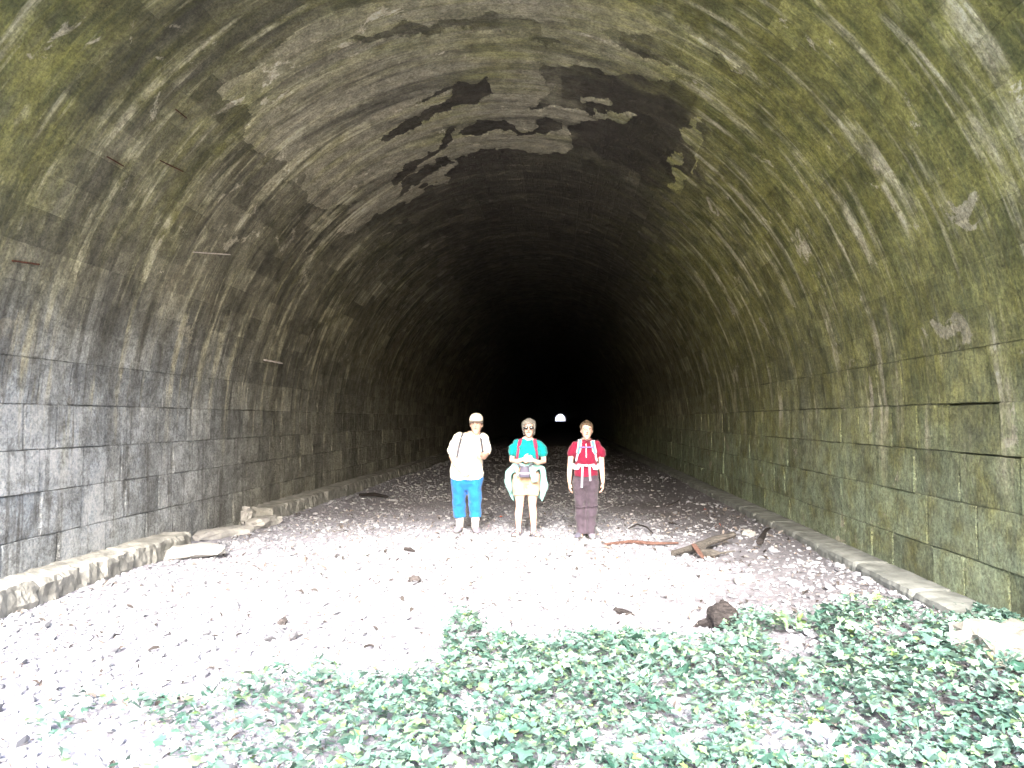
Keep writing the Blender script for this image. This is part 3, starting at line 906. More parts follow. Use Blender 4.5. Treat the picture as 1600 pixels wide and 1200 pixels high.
def scatter_leaves(name, LP, LF, x, y, zoff, size, tilt, tint, mat, label, cat):
    n = len(x); m = len(LP)
    sh = LP[None] * (1 + rng.normal(0, 0.12, (n, m, 1)))
    sh = sh * np.stack([rng.uniform(.8, 1.2, n), rng.uniform(.8, 1.2, n), rng.uniform(.3, 2.0, n)], 1)[:, None, :]
    P = np.einsum('nij,nkj->nki', rot_mats(n, tilt), sh) * size[:, None, None]
    P += np.stack([x, y, ground_z(x, y) + zoff], 1)[:, None, :]
    F = (LF[None] + (np.arange(n) * m)[:, None, None]).reshape(-1, 3)
    P = P.reshape(-1, 3); T = np.repeat(tint, m)
    if name == 'ivy':
        sv, sf = [], []
        for k in rng.integers(0, n, 260):
            a = rng.uniform(0, 6.28); px, py = x[k], y[k]; w = rng.uniform(.0015, .003)
            for i in range(14):
                a += rng.normal(0, .35); px += math.cos(a) * .035; py += math.sin(a) * .035
                z = float(ground_z(px, py)) + .03 + .03 * math.sin(i * .9 + k)
                for t_ in (0, 2.1, 4.2):
                    sv.append((px - math.sin(a) * w * math.cos(t_), py + math.cos(a) * w * math.cos(t_), z + w * math.sin(t_)))
                if i:
                    b = len(P) + len(sv) - 6
                    for q in range(3):
                        q2 = (q + 1) % 3
                        sf += [(b + q, b + q2, b + 3 + q2), (b + q, b + 3 + q2, b + 3 + q)]
        P = np.concatenate([P, np.array(sv)]); F = np.concatenate([F, np.array(sf)]); T = np.concatenate([T, np.zeros(len(sv))])
    o = mk(name, P, F, mat, attrs={'tint': T})
    tag(o, label, cat, kind='stuff')

n = 4000
y = 1.8 + 11 * rng.random(n) ** 1.2; x = rng.uniform(-4.25, 2.8, n)
x = np.where(y < 4.2, rng.uniform(-6, 5, n), x)
scatter_leaves('leaf_litter', DRY_P, DRY_F, x, y, rng.uniform(0.012, 0.035, n), np.clip(rng.lognormal(math.log(0.036), .35, n), .015, .08), 0.45, np.clip(np.where(rng.random(n) < 0.22, 0.0, rng.beta(2, 1.6, n) * 0.95) + (rng.random(n) > 0.985) * 0.3, 0, 1), M['litter'], 'dry fallen leaves scattered over the gravel, some as dark shadow flecks', 'leaves')

ivy_poly = [(20, 1140), (120, 1105), (230, 1090), (260, 1050), (300, 1062), (450, 1056), (560, 1062), (640, 1052), (690, 1035), (712, 960), (745, 950), (775, 1000), (850, 1005), (930, 980), (1010, 992), (1120, 1005), (1150, 962), (1190, 950), (1250, 958), (1320, 948), (1380, 942), (1430, 962), (1500, 955), (1520, 945), (1600, 962), (2400, 1050), (2400, 2400), (-500, 2400), (60, 1180)]
ivy_bare = [[(1175, 985), (1225, 972), (1270, 985), (1300, 1020), (1270, 1045), (1210, 1035)], [(1350, 968), (1400, 962), (1440, 980), (1400, 990), (1355, 984)], [(1535, 990), (1600, 975), (1620, 1030), (1560, 1040)],
            [(120, 1130), (230, 1140), (300, 1200), (100, 1210)], [(700, 1085), (780, 1090), (770, 1110), (700, 1108)], [(1030, 1085), (1120, 1110), (1110, 1130), (1040, 1105)]]
def scatter_ivy():
    n = 120000
    x = rng.uniform(-3.8, 6.5, n); y = rng.uniform(0.6, 7.4, n)
    x = np.where(y > 4.0, np.clip(x, -4.2, 3.05), x)
    uv, dep = project(np.stack([x, y, ground_z(x, y) + 0.05], 1))
    w = (fbm(x * 2.2, y * 2.2, 0, 4, 71) - .5) * 70
    w2 = (fbm(x * 2.2 + 9, y * 2.2, 0, 4, 73) - .5) * 55
    px, py = uv[:, 0] + w, uv[:, 1] + w2
    ok = poly_mask(px, py, ivy_poly)
    for b in ivy_bare: ok &= ~poly_mask(px, py, b)
    dens = fbm(x * 1.8, y * 1.8, 0, 4, 81)
    want = 0.52 + 0.50 * sstep(500, 1000, uv[:, 0])
    want = want * (0.20 + 0.80 * sstep(150, 950, uv[:, 0]))
    ok &= rng.random(n) < np.clip(want * (0.30 + 1.9 * sstep(0.27, 0.55, dens)), 0, 1)
    ok &= ~((np.hypot(x - gp(1125, 985)[0], y - gp(1125, 985)[1]) < 0.17))
    x, y = x[ok], y[ok]; n = len(x)
    zoff = rng.uniform(0.025, 0.11, n) * (0.5 + 1.0 * sstep(0.3, 0.65, dens[ok]))
    size = np.clip(rng.lognormal(math.log(0.036), 0.40, n), 0.014, 0.085)
    tint = np.clip(rng.normal(0.58, 0.25, n) + 0.22 * (fbm(x * 3, y * 3, 0, 3, 91) - .5), 0, 0.9)
    tint = np.where(rng.random(n) > 0.978, rng.uniform(0.9, 1.0, n), tint)
    scatter_leaves('ivy', IVY_P, IVY_F, x, y, zoff, size, 0.42, tint, M['ivy'], 'low ground ivy carpeting the mouth of the tunnel', 'ivy')
scatter_ivy()
# ------------------------------------------------------------------ people
def cloth(name, c, c2=None, rough=0.9, weave=260):
    t = NT(name)
    o = t.obj()
    n1 = t.noise(o, 7, 4); n2 = t.noise(o, weave, 2)
    c2 = c2 or tuple(x * 0.72 for x in c)
    t.bump(t.add(t.mul(n2, 0.35), t.mul(t.noise(o, 22, 4), 1.0)), 0.35, 0.006)
    t.b.inputs['Sheen Weight'].default_value = 0.15
    return t.out(t.mix(t.ramp(n1, 0.35, 0.7), c, c2), rough, 0.2)
M['skin'] = simple('skin', (0.50, 0.32, 0.26), (0.55, 0.37, 0.30), 14, 0.55, 0.2, 0.002, 0.4)
M['lips'] = simple('lips', (0.38, 0.15, 0.13), (0.42, 0.18, 0.15), 20, 0.5, 0.1, 0.001)
M['brow'] = simple('eyebrow_hair', (0.10, 0.075, 0.055), (0.16, 0.12, 0.09), 60, 0.8)
M['eye_white'] = simple('eye_white', (0.6, 0.58, 0.56), (0.65, 0.63, 0.6), 20, 0.3, 0.0)
M['iris'] = simple('iris_dark', (0.03, 0.025, 0.02), (0.05, 0.04, 0.03), 60, 0.3, 0.0)
M['shirt_cream'] = cloth('cream_cotton', (0.78, 0.74, 0.66), (0.70, 0.66, 0.58))
M['cap_cream'] = cloth('cap_cotton', (0.70, 0.64, 0.54))
M['brim_shade'] = cloth('shaded_brim', (0.17, 0.15, 0.13))  # brim colour darkened to carry the shade of its underside
M['pants_blue'] = cloth('blue_cotton', (0.012, 0.14, 0.42), (0.01, 0.10, 0.32))
M['sock'] = cloth('white_sock', (0.75, 0.74, 0.72))
M['shoe_lilac'] = cloth('lilac_grey_shoe', (0.20, 0.18, 0.24), (0.13, 0.12, 0.16))
M['sole'] = simple('rubber_sole', (0.05, 0.048, 0.05), (0.10, 0.10, 0.10), 40, 0.85)
M['strap_dark'] = cloth('dark_webbing', (0.05, 0.05, 0.06), (0.10, 0.10, 0.12))
M['strap_maroon'] = cloth('maroon_webbing', (0.17, 0.015, 0.05), (0.24, 0.03, 0.07))
M['shirt_teal'] = cloth('turquoise_cotton', (0.0, 0.19, 0.20), (0.0, 0.145, 0.155))
M['jacket_mint'] = cloth('mint_nylon', (0.24, 0.45, 0.43), (0.17, 0.37, 0.35), 0.6)
M['shorts_beige'] = cloth('beige_cotton', (0.42, 0.31, 0.22), (0.36, 0.26, 0.18))
M['pouch'] = cloth('grey_nylon', (0.06, 0.055, 0.085), (0.09, 0.085, 0.12), 0.55)
M['zip_light'] = simple('zip_tape', (0.5, 0.5, 0.55), (0.6, 0.6, 0.65), 60, 0.5)
M['lens'] = simple('dark_lens', (0.012, 0.012, 0.013), (0.018, 0.018, 0.02), 5, 0.12, 0.0, 0.001, 0.6)
M['sandal'] = cloth('grey_sandal', (0.055, 0.055, 0.085), (0.09, 0.09, 0.12))
M['shirt_red'] = cloth('crimson_pique', (0.17, 0.008, 0.032), (0.125, 0.006, 0.024))
M['trouser_plum'] = cloth('plum_brown_cotton', (0.060, 0.046, 0.062), (0.043, 0.033, 0.045))
M['strap_blue'] = cloth('pale_blue_webbing', (0.10, 0.20, 0.28), (0.06, 0.17, 0.22))
M['strap_white'] = cloth('white_webbing', (0.42, 0.42, 0.50), (0.34, 0.34, 0.42))
M['strap_lilac'] = cloth('lilac_webbing', (0.16, 0.11, 0.27), (0.13, 0.09, 0.22))
def hairmat(name, a, b):
    t = NT(name)
    o = t.obj()
    g = t.noise(t.scale(o, (40, 14, 5)), 4, 4, 0.6, 0.4)
    t.bump(g, 0.9, 0.01)
    return t.out(t.mix(t.ramp(g, 0.3, 0.7), a, b), 0.55, 0.4)
M['hair_grey'] = hairmat('grey_blonde_hair', (0.085, 0.08, 0.072), (0.26, 0.25, 0.23))
M['hair_brown'] = hairmat('brown_hair', (0.035, 0.025, 0.018), (0.12, 0.085, 0.055))
M['hair_dark'] = hairmat('dark_hair', (0.04, 0.028, 0.02), (0.11, 0.08, 0.055))

def tube(pts, radii, seg=16, flat=False, side=(1, 0, 0)):
    """closed loft through pts; radii = (half width along 'side', half depth)"""
    pts = [np.array(p, float) for p in pts]
    radii = [(r, r) if not isinstance(r, tuple) else r for r in radii]
    V, F = [], []
    n = len(pts)
    def frame(i):
        d = pts[min(i + 1, n - 1)] - pts[max(i - 1, 0)]
        d = d / (np.linalg.norm(d) + 1e-9)
        a = np.array(side, float); a = a - d * a.dot(d)
        if np.linalg.norm(a) < 0.15:
            a = np.array([0, 1.0, 0]); a = a - d * a.dot(d)
        a /= np.linalg.norm(a)
        return d, a, np.cross(d, a)
    rings = []
    d0, a0, b0 = frame(0); dn, an, bn = frame(n - 1)
    if not flat:
        m = min(radii[0]); rings.append((pts[0] - d0 * m * 0.55, a0, b0, radii[0][0] * .68, radii[0][1] * .68))
    for i in range(n):
        d, a, b = frame(i); rings.append((pts[i], a, b, *radii[i]))
    if not flat:
        m = min(radii[-1]); rings.append((pts[-1] + dn * m * 0.55, an, bn, radii[-1][0] * .68, radii[-1][1] * .68))
    for (p, a, b, ra, rb) in rings:
        for k in range(seg):
            th = 2 * math.pi * k / seg
            V.append(p + a * math.cos(th) * ra + b * math.sin(th) * rb)
    N = len(rings)
    for i in range(N - 1):
        for k in range(seg):
            F.append((i * seg + k, i * seg + (k + 1) % seg, (i + 1) * seg + (k + 1) % seg, (i + 1) * seg + k))
    e0 = pts[0] - d0 * (0 if flat else min(radii[0]) * .85); e1 = pts[-1] + dn * (0 if flat else min(radii[-1]) * .85)
    V += [e0, e1]
    for k in range(seg):
        F.append((len(V) - 2, (k + 1) % seg, k)); F.append((len(V) - 1, (N - 1) * seg + k, (N - 1) * seg + (k + 1) % seg))
    return V, F

def join(pieces):
    V, F = [], []
    for v, f in pieces:
        b = len(V); V += [tuple(p) for p in v]; F += [tuple(i + b for i in q) for q in f]
    return V, F

def fuse(name, pieces, mat, parent, voxel=0.008, smooth=4, wrinkle=0.0, seed=0):
    """union of overlapping lofts as one continuous surface"""
    V, F = join(pieces)
    me = bpy.data.meshes.new(name); me.from_pydata(V, [], F); me.update()
    o = bpy.data.objects.new(name, me); COL.objects.link(o)
    m = o.modifiers.new('r', 'REMESH'); m.mode = 'VOXEL'; m.voxel_size = voxel
    s = o.modifiers.new('s', 'SMOOTH'); s.factor = 0.5; s.iterations = smooth
    dg = bpy.context.evaluated_depsgraph_get()
    me2 = bpy.data.meshes.new_from_object(o.evaluated_get(dg))
    COL.objects.unlink(o); bpy.data.objects.remove(o); bpy.data.meshes.remove(me)
    me2.name = name
    if wrinkle:
        n = len(me2.vertices)
        co = np.zeros(n * 3, np.float32); me2.vertices.foreach_get('co', co); co = co.reshape(-1, 3)
        no = np.zeros(n * 3, np.float32); me2.vertices.foreach_get('normal', no); no = no.reshape(-1, 3)
        w = fbm(co[:, 0] * 9 + co[:, 2] * 5, co[:, 1] * 9, co[:, 2] * 14 - co[:, 0] * 5, 3, seed) - 0.5
        w2 = np.abs(fbm(co[:, 0] * 5 + 7, co[:, 1] * 5, co[:, 2] * 9 + co[:, 0] * 6, 2, seed + 9) - 0.5)
        co = co + no * ((w * 1.2 - w2 * 1.4) * wrinkle)[:, None]
        me2.vertices.foreach_set('co', co.ravel().astype(np.float32)); me2.update()
    me2.polygons.foreach_set('use_smooth', np.ones(len(me2.polygons), dtype=bool))
    return link(name, me2, mat, parent)

def hand(w, tip, nrm, curl=0.35, sc=1.0, sidesign=1):
    """palm, four fingers of unequal length and a thumb; w wrist, tip direction, nrm back of the hand"""
    w = np.array(w, float); d = np.array(tip, float); d /= np.linalg.norm(d)
    n_ = np.array(nrm, float); n_ -= d * n_.dot(d); n_ /= np.linalg.norm(n_)
    s = np.cross(d, n_) * sidesign
    out = [tube([w, w + d * .035 * sc, w + d * .085 * sc], [(.024 * sc, .017 * sc), (.036 * sc, .017 * sc), (.040 * sc, .014 * sc)], 12, False, tuple(s))]
    for k, ln in enumerate((.068, .078, .073, .056)):
        o = (k - 1.5) * 0.0205 * sc
        b = w + d * .078 * sc + s * o
        fan = d + s * (k - 1.5) * 0.09
        fan /= np.linalg.norm(fan)
        p1 = b + (fan * math.cos(curl) - n_ * math.sin(curl)) * ln * .55 * sc
        p2 = p1 + (fan * math.cos(curl * 2.4) - n_ * math.sin(curl * 2.4)) * ln * .5 * sc
        out.append(tube([b, p1, p2], [.0095 * sc, .0088 * sc, .0072 * sc], 8))
    b = w + d * .025 * sc + s * -.03 * sc
    p1 = b + (d * .6 - s * .75 - n_ * .25) * .038 * sc
    p2 = p1 + (d * .9 - s * .25 - n_ * .35) * .032 * sc
    out.append(tube([b, p1, p2], [.013 * sc, .0105 * sc, .0085 * sc], 8))
    return out

HEADP = [(0.0, .026, .026, -.058), (.07, .042, .046, -.044), (.18, .056, .068, -.022), (.32, .065, .083, -.006), (.48, .071, .091, .002), (.64, .075, .096, .006), (.80, .070, .090, .008), (.92, .050, .066, .010), (.985, .022, .030, .010)]
def head(cx, cy, chin, H, wide=1.0, turn=0.0):
    pts = [(cx, cy + p[3] * H / .225, chin + p[0] * H) for p in HEADP]
    rr = [(p[1] * H / .225 * wide, p[2] * H / .225) for p in HEADP]
    k = H / .225
    out = [tube(pts, rr, 20)]
    out.append(tube([(cx, cy - .088 * k, chin + .56 * H), (cx, cy - .101 * k, chin + .45 * H), (cx, cy - .107 * k, chin + .38 * H)], [.008, .012, .016], 8))       # nose
    out.append(tube([(cx - .03, cy - .078 * k, chin + .57 * H), (cx, cy - .090 * k, chin + .575 * H), (cx + .03, cy - .078 * k, chin + .57 * H)], [.010, .010, .010], 8))  # brow ridge
    for s in (-1, 1):
        out.append(ball((cx + s * .075 * k * wide, cy + .012, chin + .45 * H), (.012, .020, .031)))
    return out

def face(root, cx, cy, chin, H, eyes=True, brow='brow'):
    k = H / .225
    for s in (-1, 1):
        if eyes:
            V, F = ball((cx + s * .031 * k, cy - .078 * k, chin + .505 * H), (.0135, .008, .0085), 10, 6); e = mk('eye', V, F, M['eye_white'], root, smooth=True)
            V, F = ball((cx + s * .031 * k, cy - .0845 * k, chin + .505 * H), (.0062, .004, .0065), 8, 5); mk('iris', V, F, M['iris'], e, smooth=True)
        V, F = tube([(cx + s * .016 * k, cy - .092 * k, chin + .595 * H), (cx + s * .034 * k, cy - .088 * k, chin + .605 * H), (cx + s * .05 * k, cy - .073 * k, chin + .585 * H)], [.0045, .005, .0035], 6)
        mk('eyebrow', V, F, M[brow], root, smooth=True)
    V, F = tube([(cx - .024 * k, cy - .080 * k, chin + .218 * H), (cx, cy - .091 * k, chin + .222 * H), (cx + .024 * k, cy - .080 * k, chin + .218 * H)], [.004, .0085, .004], 8)
    mk('mouth', V, F, M['lips'], root, smooth=True)

def hair_shell(root, cx, cy, chin, H, mat, scale=1.1, fringe=0.66, side_low=0.25, back_low=0.05, wide=1.0, seed=1, puff=0.012, part=0.0):
    """short hair: a clumped shell open over the face"""
    k = H / .225
    nu, nv = 56, 36
    V, keepv = [], []
    for i in range(nv + 1):
        h = 1.06 - 1.06 * (i / nv)                 # height fraction down from the crown
        hh = np.clip(h, 0.0, .985)
        rx = np.interp(hh, [p[0] for p in HEADP], [p[1] for p in HEADP]); ry = np.interp(hh, [p[0] for p in HEADP], [p[2] for p in HEADP]); yc = np.interp(hh, [p[0] for p in HEADP], [p[3] for p in HEADP])
        rx = max(rx, .06 if h < .4 else 0); ry = max(ry, .075 if h < .4 else 0); yc = yc if h > .4 else .004
        if h > .985: rx, ry = .022 * (1.06 - h) / .075, .03 * (1.06 - h) / .075
        for j in range(nu):
            th = 2 * math.pi * j / nu
            c, s = math.cos(th), math.sin(th)
            cl = float(fbm(np.array([c * 3 + seed]), np.array([s * 3]), np.array([h * 3.0]), 3, seed)[0]) - .5
            ex = puff + cl * 0.022
            V.append((cx + c * (rx * k * wide * scale + ex), cy + yc * k + s * (ry * k * scale + ex), chin + h * H + 0.006))
            front = -s
            lim = np.interp(front, [-1, -.3, .25, .55, .75, 1], [back_low, back_low + .03, side_low, side_low + .18, fringe - .05, fringe + part * c]) + cl * 0.16
            keepv.append(h > lim)
    F = []
    for i in range(nv):
        for j in range(nu):
            q = (i * nu + j, (i + 1) * nu + j, (i + 1) * nu + (j + 1) % nu, i * nu + (j + 1) % nu)
            if all(keepv[x] for x in q): F.append(q)
    o = mk('hair', V, F, mat, root, smooth=True)
    m = o.modifiers.new('thickness', 'SOLIDIFY'); m.thickness = 0.022; m.offset = -1
    return o

def ribbon(path, width, thick, side=(1, 0, 0)):
    path = [np.array(p, float) for p in path]
    V, F = [], []
    n = len(path)
    for i in range(n):
        d = path[min(i + 1, n - 1)] - path[max(i - 1, 0)]; d /= np.linalg.norm(d) + 1e-9
        a = np.array(side, float); a -= d * a.dot(d); a /= np.linalg.norm(a) + 1e-9
        b = np.cross(d, a)
        w = width[i] if isinstance(width, (list, tuple)) else width
        for (x, y) in ((-1, -1), (1, -1), (1, 1), (-1, 1)):
            V.append(path[i] + a * x * w / 2 + b * y * thick / 2)
    for i in range(n - 1):
        for k in range(4):
            F.append((i * 4 + k, i * 4 + (k + 1) % 4, (i + 1) * 4 + (k + 1) % 4, (i + 1) * 4 + k))
    F.append((3, 2, 1, 0)); F.append(tuple((n - 1) * 4 + k for k in range(4)))
    return V, F

def bvh_of(o):
    me = o.data
    return BVHTree.FromPolygons([v.co for v in me.vertices], [p.vertices for p in me.polygons])

def front_y(b, x, z, dflt=-.12):
    h = b.ray_cast(Vector((x, -1.5, z)), Vector((0, 1, 0)))
    return h[0].y if h[0] is not None else dflt
def top_z(b, x, y, dflt=1.3):
    h = b.ray_cast(Vector((x, y, 3)), Vector((0, 0, -1)))
    return h[0].z if h[0] is not None else dflt

def strap_path(b, xs, zs, xtop, ytop=(-.03, .03, .09), back=None, off=0.010):
    """front points (x,z) from below upwards, then over the shoulder to the back"""
    P = []
    for x, z in zip(xs, zs): P.append((x, front_y(b, x, z) - off, z))
    for y in ytop: P.append((xtop, y, top_z(b, xtop, y) + off))
    if back: P.append(back)
    # smooth resample
    P = np.array(P); d = np.r_[0, np.cumsum(np.linalg.norm(np.diff(P, axis=0), axis=1))]
    t = np.linspace(0, d[-1], 26)
    Q = np.stack([np.interp(t, d, P[:, i]) for i in range(3)], 1)
    for _ in range(2): Q[1:-1] = (Q[:-2] + 2 * Q[1:-1] + Q[2:]) / 4
    return Q

def pack_body(root, cx, y0, y1, z0, z1, w, mat, seed):
    ym, dy = (y0 + y1) / 2, (y1 - y0) / 2
    pts = [(cx, ym, z0 + .01), (cx, ym, z0 + .06), (cx, ym + .01, (z0 + z1) / 2), (cx, ym, z1 - .07), (cx, ym - .01, z1 - .01)]
    return fuse('bag_body', [tube(pts, [(w * .75, dy * .7), (w, dy), (w, dy), (w * .92, dy * .9), (w * .6, dy * .6)], 20)], mat, root, 0.012, 3, 0.02, seed)

def person_root(u, v, label, rz=0.0):
    p = gp(u, v)
    r = empty('person', p, rz)
    tag(r, label, 'person', 'people standing in the tunnel mouth')
    return r
def sibling(name, person, label, cat, group=None):
    r = empty(name, person.location, person.rotation_euler.z)
    tag(r, label, cat, group)
    return r

def shoe(root, ax, ay, toe, L=.25, w=.047, mat='shoe_lilac', h=.075, name='shoe', open_=False):
    """ankle over (ax,ay); toe = direction in plan"""
    d = np.array([toe[0], toe[1], 0.0]); d /= np.linalg.norm(d)
    s = np.array([-d[1], d[0], 0])
    a = np.array([ax, ay, 0.0])
    def P(t, z): return a + d * t + np.array([0, 0, z])
    o = None
    if not open_:
        pcs = [tube([P(-.065, .045), P(-.02, .05), P(.06, .045), P(.13, .034), P(L - .085, .026)], [(w * .72, .036), (w * .85, .046), (w * .95, .040), (w, .028), (w * .7, .018)], 14, False, tuple(s)),
               tube([P(-.02, .05), P(-.025, .05 + h)], [(w * .82, w * .95), (w * .78, w * .9)], 14, True, tuple(s))]
        o = fuse(name, pcs, M[mat], root, 0.006, 3, 0.006, 3)
    V, F = ribbon([P(-.085, .012), P(-.03, .011), P(.05, .011), P(.12, .011), P(L - .075, .014)], [w * 1.2, w * 1.7, w * 1.75, w * 2.05, w * 1.3], .022, tuple(s))
    mk('sole', V, F, M['sole'], o if o else root)
    if open_:
        for t0, z0, ww in ((.125, .056, .034), (.06, .072, .028), (-.015, .088, .022)):
            V, F = ribbon([P(t0, .0) + s * (w + .004), P(t0, z0 * .75) + s * (w * .9), P(t0, z0 + .008) + s * w * .3, P(t0, z0 + .008) - s * w * .3, P(t0, z0 * .75) - s * w * .9, P(t0, 0) - s * (w + .004)], ww, .006, tuple(d))
            mk('sandal_strap', V, F, M[mat], root)

# ---- the person in the white cap
def person_cap():
    r = person_root(729, 831, 'stout person in white cap, cream t-shirt and blue cropped trousers')
    cx = .02
    hx, chin, H = .135, 1.335, .235
    arms = {'L': [(-.125, .02, 1.245), (-.185, .0, 1.16), (-.20, -.03, 1.02), (-.13, -.17, .915), (-.055, -.255, .845)],
            'Rr': [(.230, .02, 1.235), (.270, .0, 1.16), (.272, -.03, 1.06), (.255, -.16, 1.02), (.245, -.235, 1.035)]}
    pcs = head(hx, -.02, chin, H, 1.06)
    pcs += [tube([(hx - .02, .015, 1.26), (hx - .005, .005, 1.34), (hx, .0, 1.40)], [.066, .060, .058], 14),
            tube([(0.0, .02, .78), (0.01, .0, .92), (.035, .01, 1.08), (.055, .02, 1.22), (.075, .02, 1.30)], [(.20, .15), (.205, .17), (.19, .155), (.175, .125), (.10, .075)], 20)]
    for k, a in arms.items():
        pcs.append(tube(a, [.050, .055, .048, .043, .030], 14))
    pcs += hand(arms['L'][-1], (.75, -.25, -.45), (-.35, -.85, .1), .45, 1.0, 1)
    pcs += hand(arms['Rr'][-1], (-.25, -.55, .35), (.55, -.5, .6), .7, 1.0, -1)
    for s, (hxp, kx, axx, ayy) in ((-1, (-.10, -.105, -.10, .0)), (1, (.115, .12, .125, -.055))):
        pcs.append(tube([(hxp, .02, .80), (hxp, .01, .66), (kx, -.01, .45), (axx, .02 + ayy, .30), (axx, .03 + ayy, .10), (axx, .02 + ayy, .05)], [(.105, .12), (.10, .11), .068, .064, .043, .045], 16))
        pcs.append(tube([(axx, ayy + .05, .04), (axx, ayy - .03, .04), (axx, ayy - .08, .03)], [.030, .030, .020], 10, False, (1, 0, 0)))
    fuse('body', pcs, M['skin'], r, 0.0065, 3)
    face(r, hx, -.02, chin, H)
    # t-shirt
    sp = [tube([(.0, .01, .735), (.0, -.005, .80), (.005, -.015, .90), (.025, -.005, 1.03), (.05, .01, 1.15), (.065, .02, 1.25), (.085, .02, 1.315)], [(.232, .185), (.236, .20), (.228, .205), (.215, .19), (.20, .155), (.17, .12), (.075, .078)], 24, True),
          tube([(-.02, .02, 1.27), (-.115, .02, 1.262), (-.183, .0, 1.16), (-.203, -.02, 1.075)], [.070, .078, .080, .080], 16), ball((-.115, .02, 1.268), (.082, .082, .078)),
          tube([(.15, .02, 1.26), (.225, .02, 1.25), (.265, .0, 1.15), (.276, -.015, 1.08)], [.07, .076, .076, .074], 16), ball((.225, .02, 1.258), (.080, .080, .076))]
    shirt = fuse('t_shirt', sp, M['shirt_cream'], r, 0.009, 4, 0.030, 5)
    # trousers
    tp = [tube([(0, .02, .66), (.0, .015, .76), (.0, .01, .84)], [(.212, .165), (.215, .175), (.20, .165)], 22)]
    for hxp, kx, axx, ayy in ((-.112, -.108, -.095, .0), (.112, .118, .128, -.05)):
        tp.append(tube([(hxp, .015, .74), (hxp, .01, .62), (kx, .0 + ayy * .4, .44), (axx, .02 + ayy * .8, .27), (axx, .022 + ayy, .195)], [(.122, .15), (.118, .138), (.098, .108), (.088, .094), (.086, .09)], 18, True))
    fuse('trousers', tp, M['pants_blue'], r, 0.009, 4, 0.026, 6)
    for axx, ayy in ((-.10, .0), (.125, -.055)):
        V, F = tube([(axx, .028 + ayy, .06), (axx, .03 + ayy, .13), (axx, .028 + ayy, .215)], [.052, .050, .058], 14, True)
        mk('sock', V, F, M['sock'], r, smooth=True)
    shoe(r, -.105, .03, (-.12, -1), .26, .05)
    shoe(r, .13, -.025, (.25, -1), .26, .05)
    # cap
    k = H / .225
    V, F = [], []
    for i in range(9):
        ph = math.pi / 2 * i / 8
        for j in range(28):
            th = 2 * math.pi * j / 28
            V.append((hx + .094 * k * math.cos(ph) ** .8 * math.cos(th), -.012 + .112 * k * math.cos(ph) ** .8 * math.sin(th), chin + .685 * H + .10 * k * math.sin(ph)))
    for i in range(8):
        for j in range(28):
            F.append((i * 28 + j, i * 28 + (j + 1) % 28, (i + 1) * 28 + (j + 1) % 28, (i + 1) * 28 + j))
    cap = mk('cap', V, F, M['cap_cream'], r, smooth=True)
    m = cap.modifiers.new('thickness', 'SOLIDIFY'); m.thickness = 0.006; m.offset = -1
    V, F = [], []
    for i in range(6):
        for j in range(17):
            th = math.pi * (1 + (0.10 + .8 * j / 16))
            q = i / 5
            x = .092 * k * math.cos(th); y = .11 * k * math.sin(th)
            V.append((hx + x * (1 + .06 * q), -.012 + y * (1 + .48 * q * (0.25 + .75 * abs(math.sin(th)))), chin + .69 * H - .012 * q - .025 * (abs(math.cos(th)) ** 2) * q))
    for i in range(5):
        for j in range(16): F.append((i * 17 + j, (i + 1) * 17 + j, (i + 1) * 17 + j + 1, i * 17 + j + 1))
    br = mk('brim', V, F, M['brim_shade'], cap, smooth=True)
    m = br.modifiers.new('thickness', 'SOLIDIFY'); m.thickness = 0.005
    hair_shell(r, hx, -.015, chin, H, M['hair_dark'], 1.03, .62, .36, .12, 1.06, 4, .004)
    # backpack
    bp = sibling('backpack', r, 'dark rucksack worn by the person in the white cap', 'backpack')
    b = bvh_of(shirt)
    for xs, zs, xt, bk in (([-.115, -.105, -.085, -.07], [1.0, 1.08, 1.18, 1.25], -.06, (-.04, .2, 1.2)), ([.235, .232, .222, .21], [1.02, 1.08, 1.15, 1.22], .19, (.17, .2, 1.2))):
        V, F = ribbon(strap_path(b, xs, zs, xt, back=bk), .032, .012)
        mk('shoulder_strap', V, F, M['strap_dark'], bp, smooth=False)
    pack_body(bp, .06, .17, .33, .95, 1.30, .14, M['strap_dark'], 8)
    r.scale = bp.scale = (1.0, 1.0, 1.03)
person_cap()

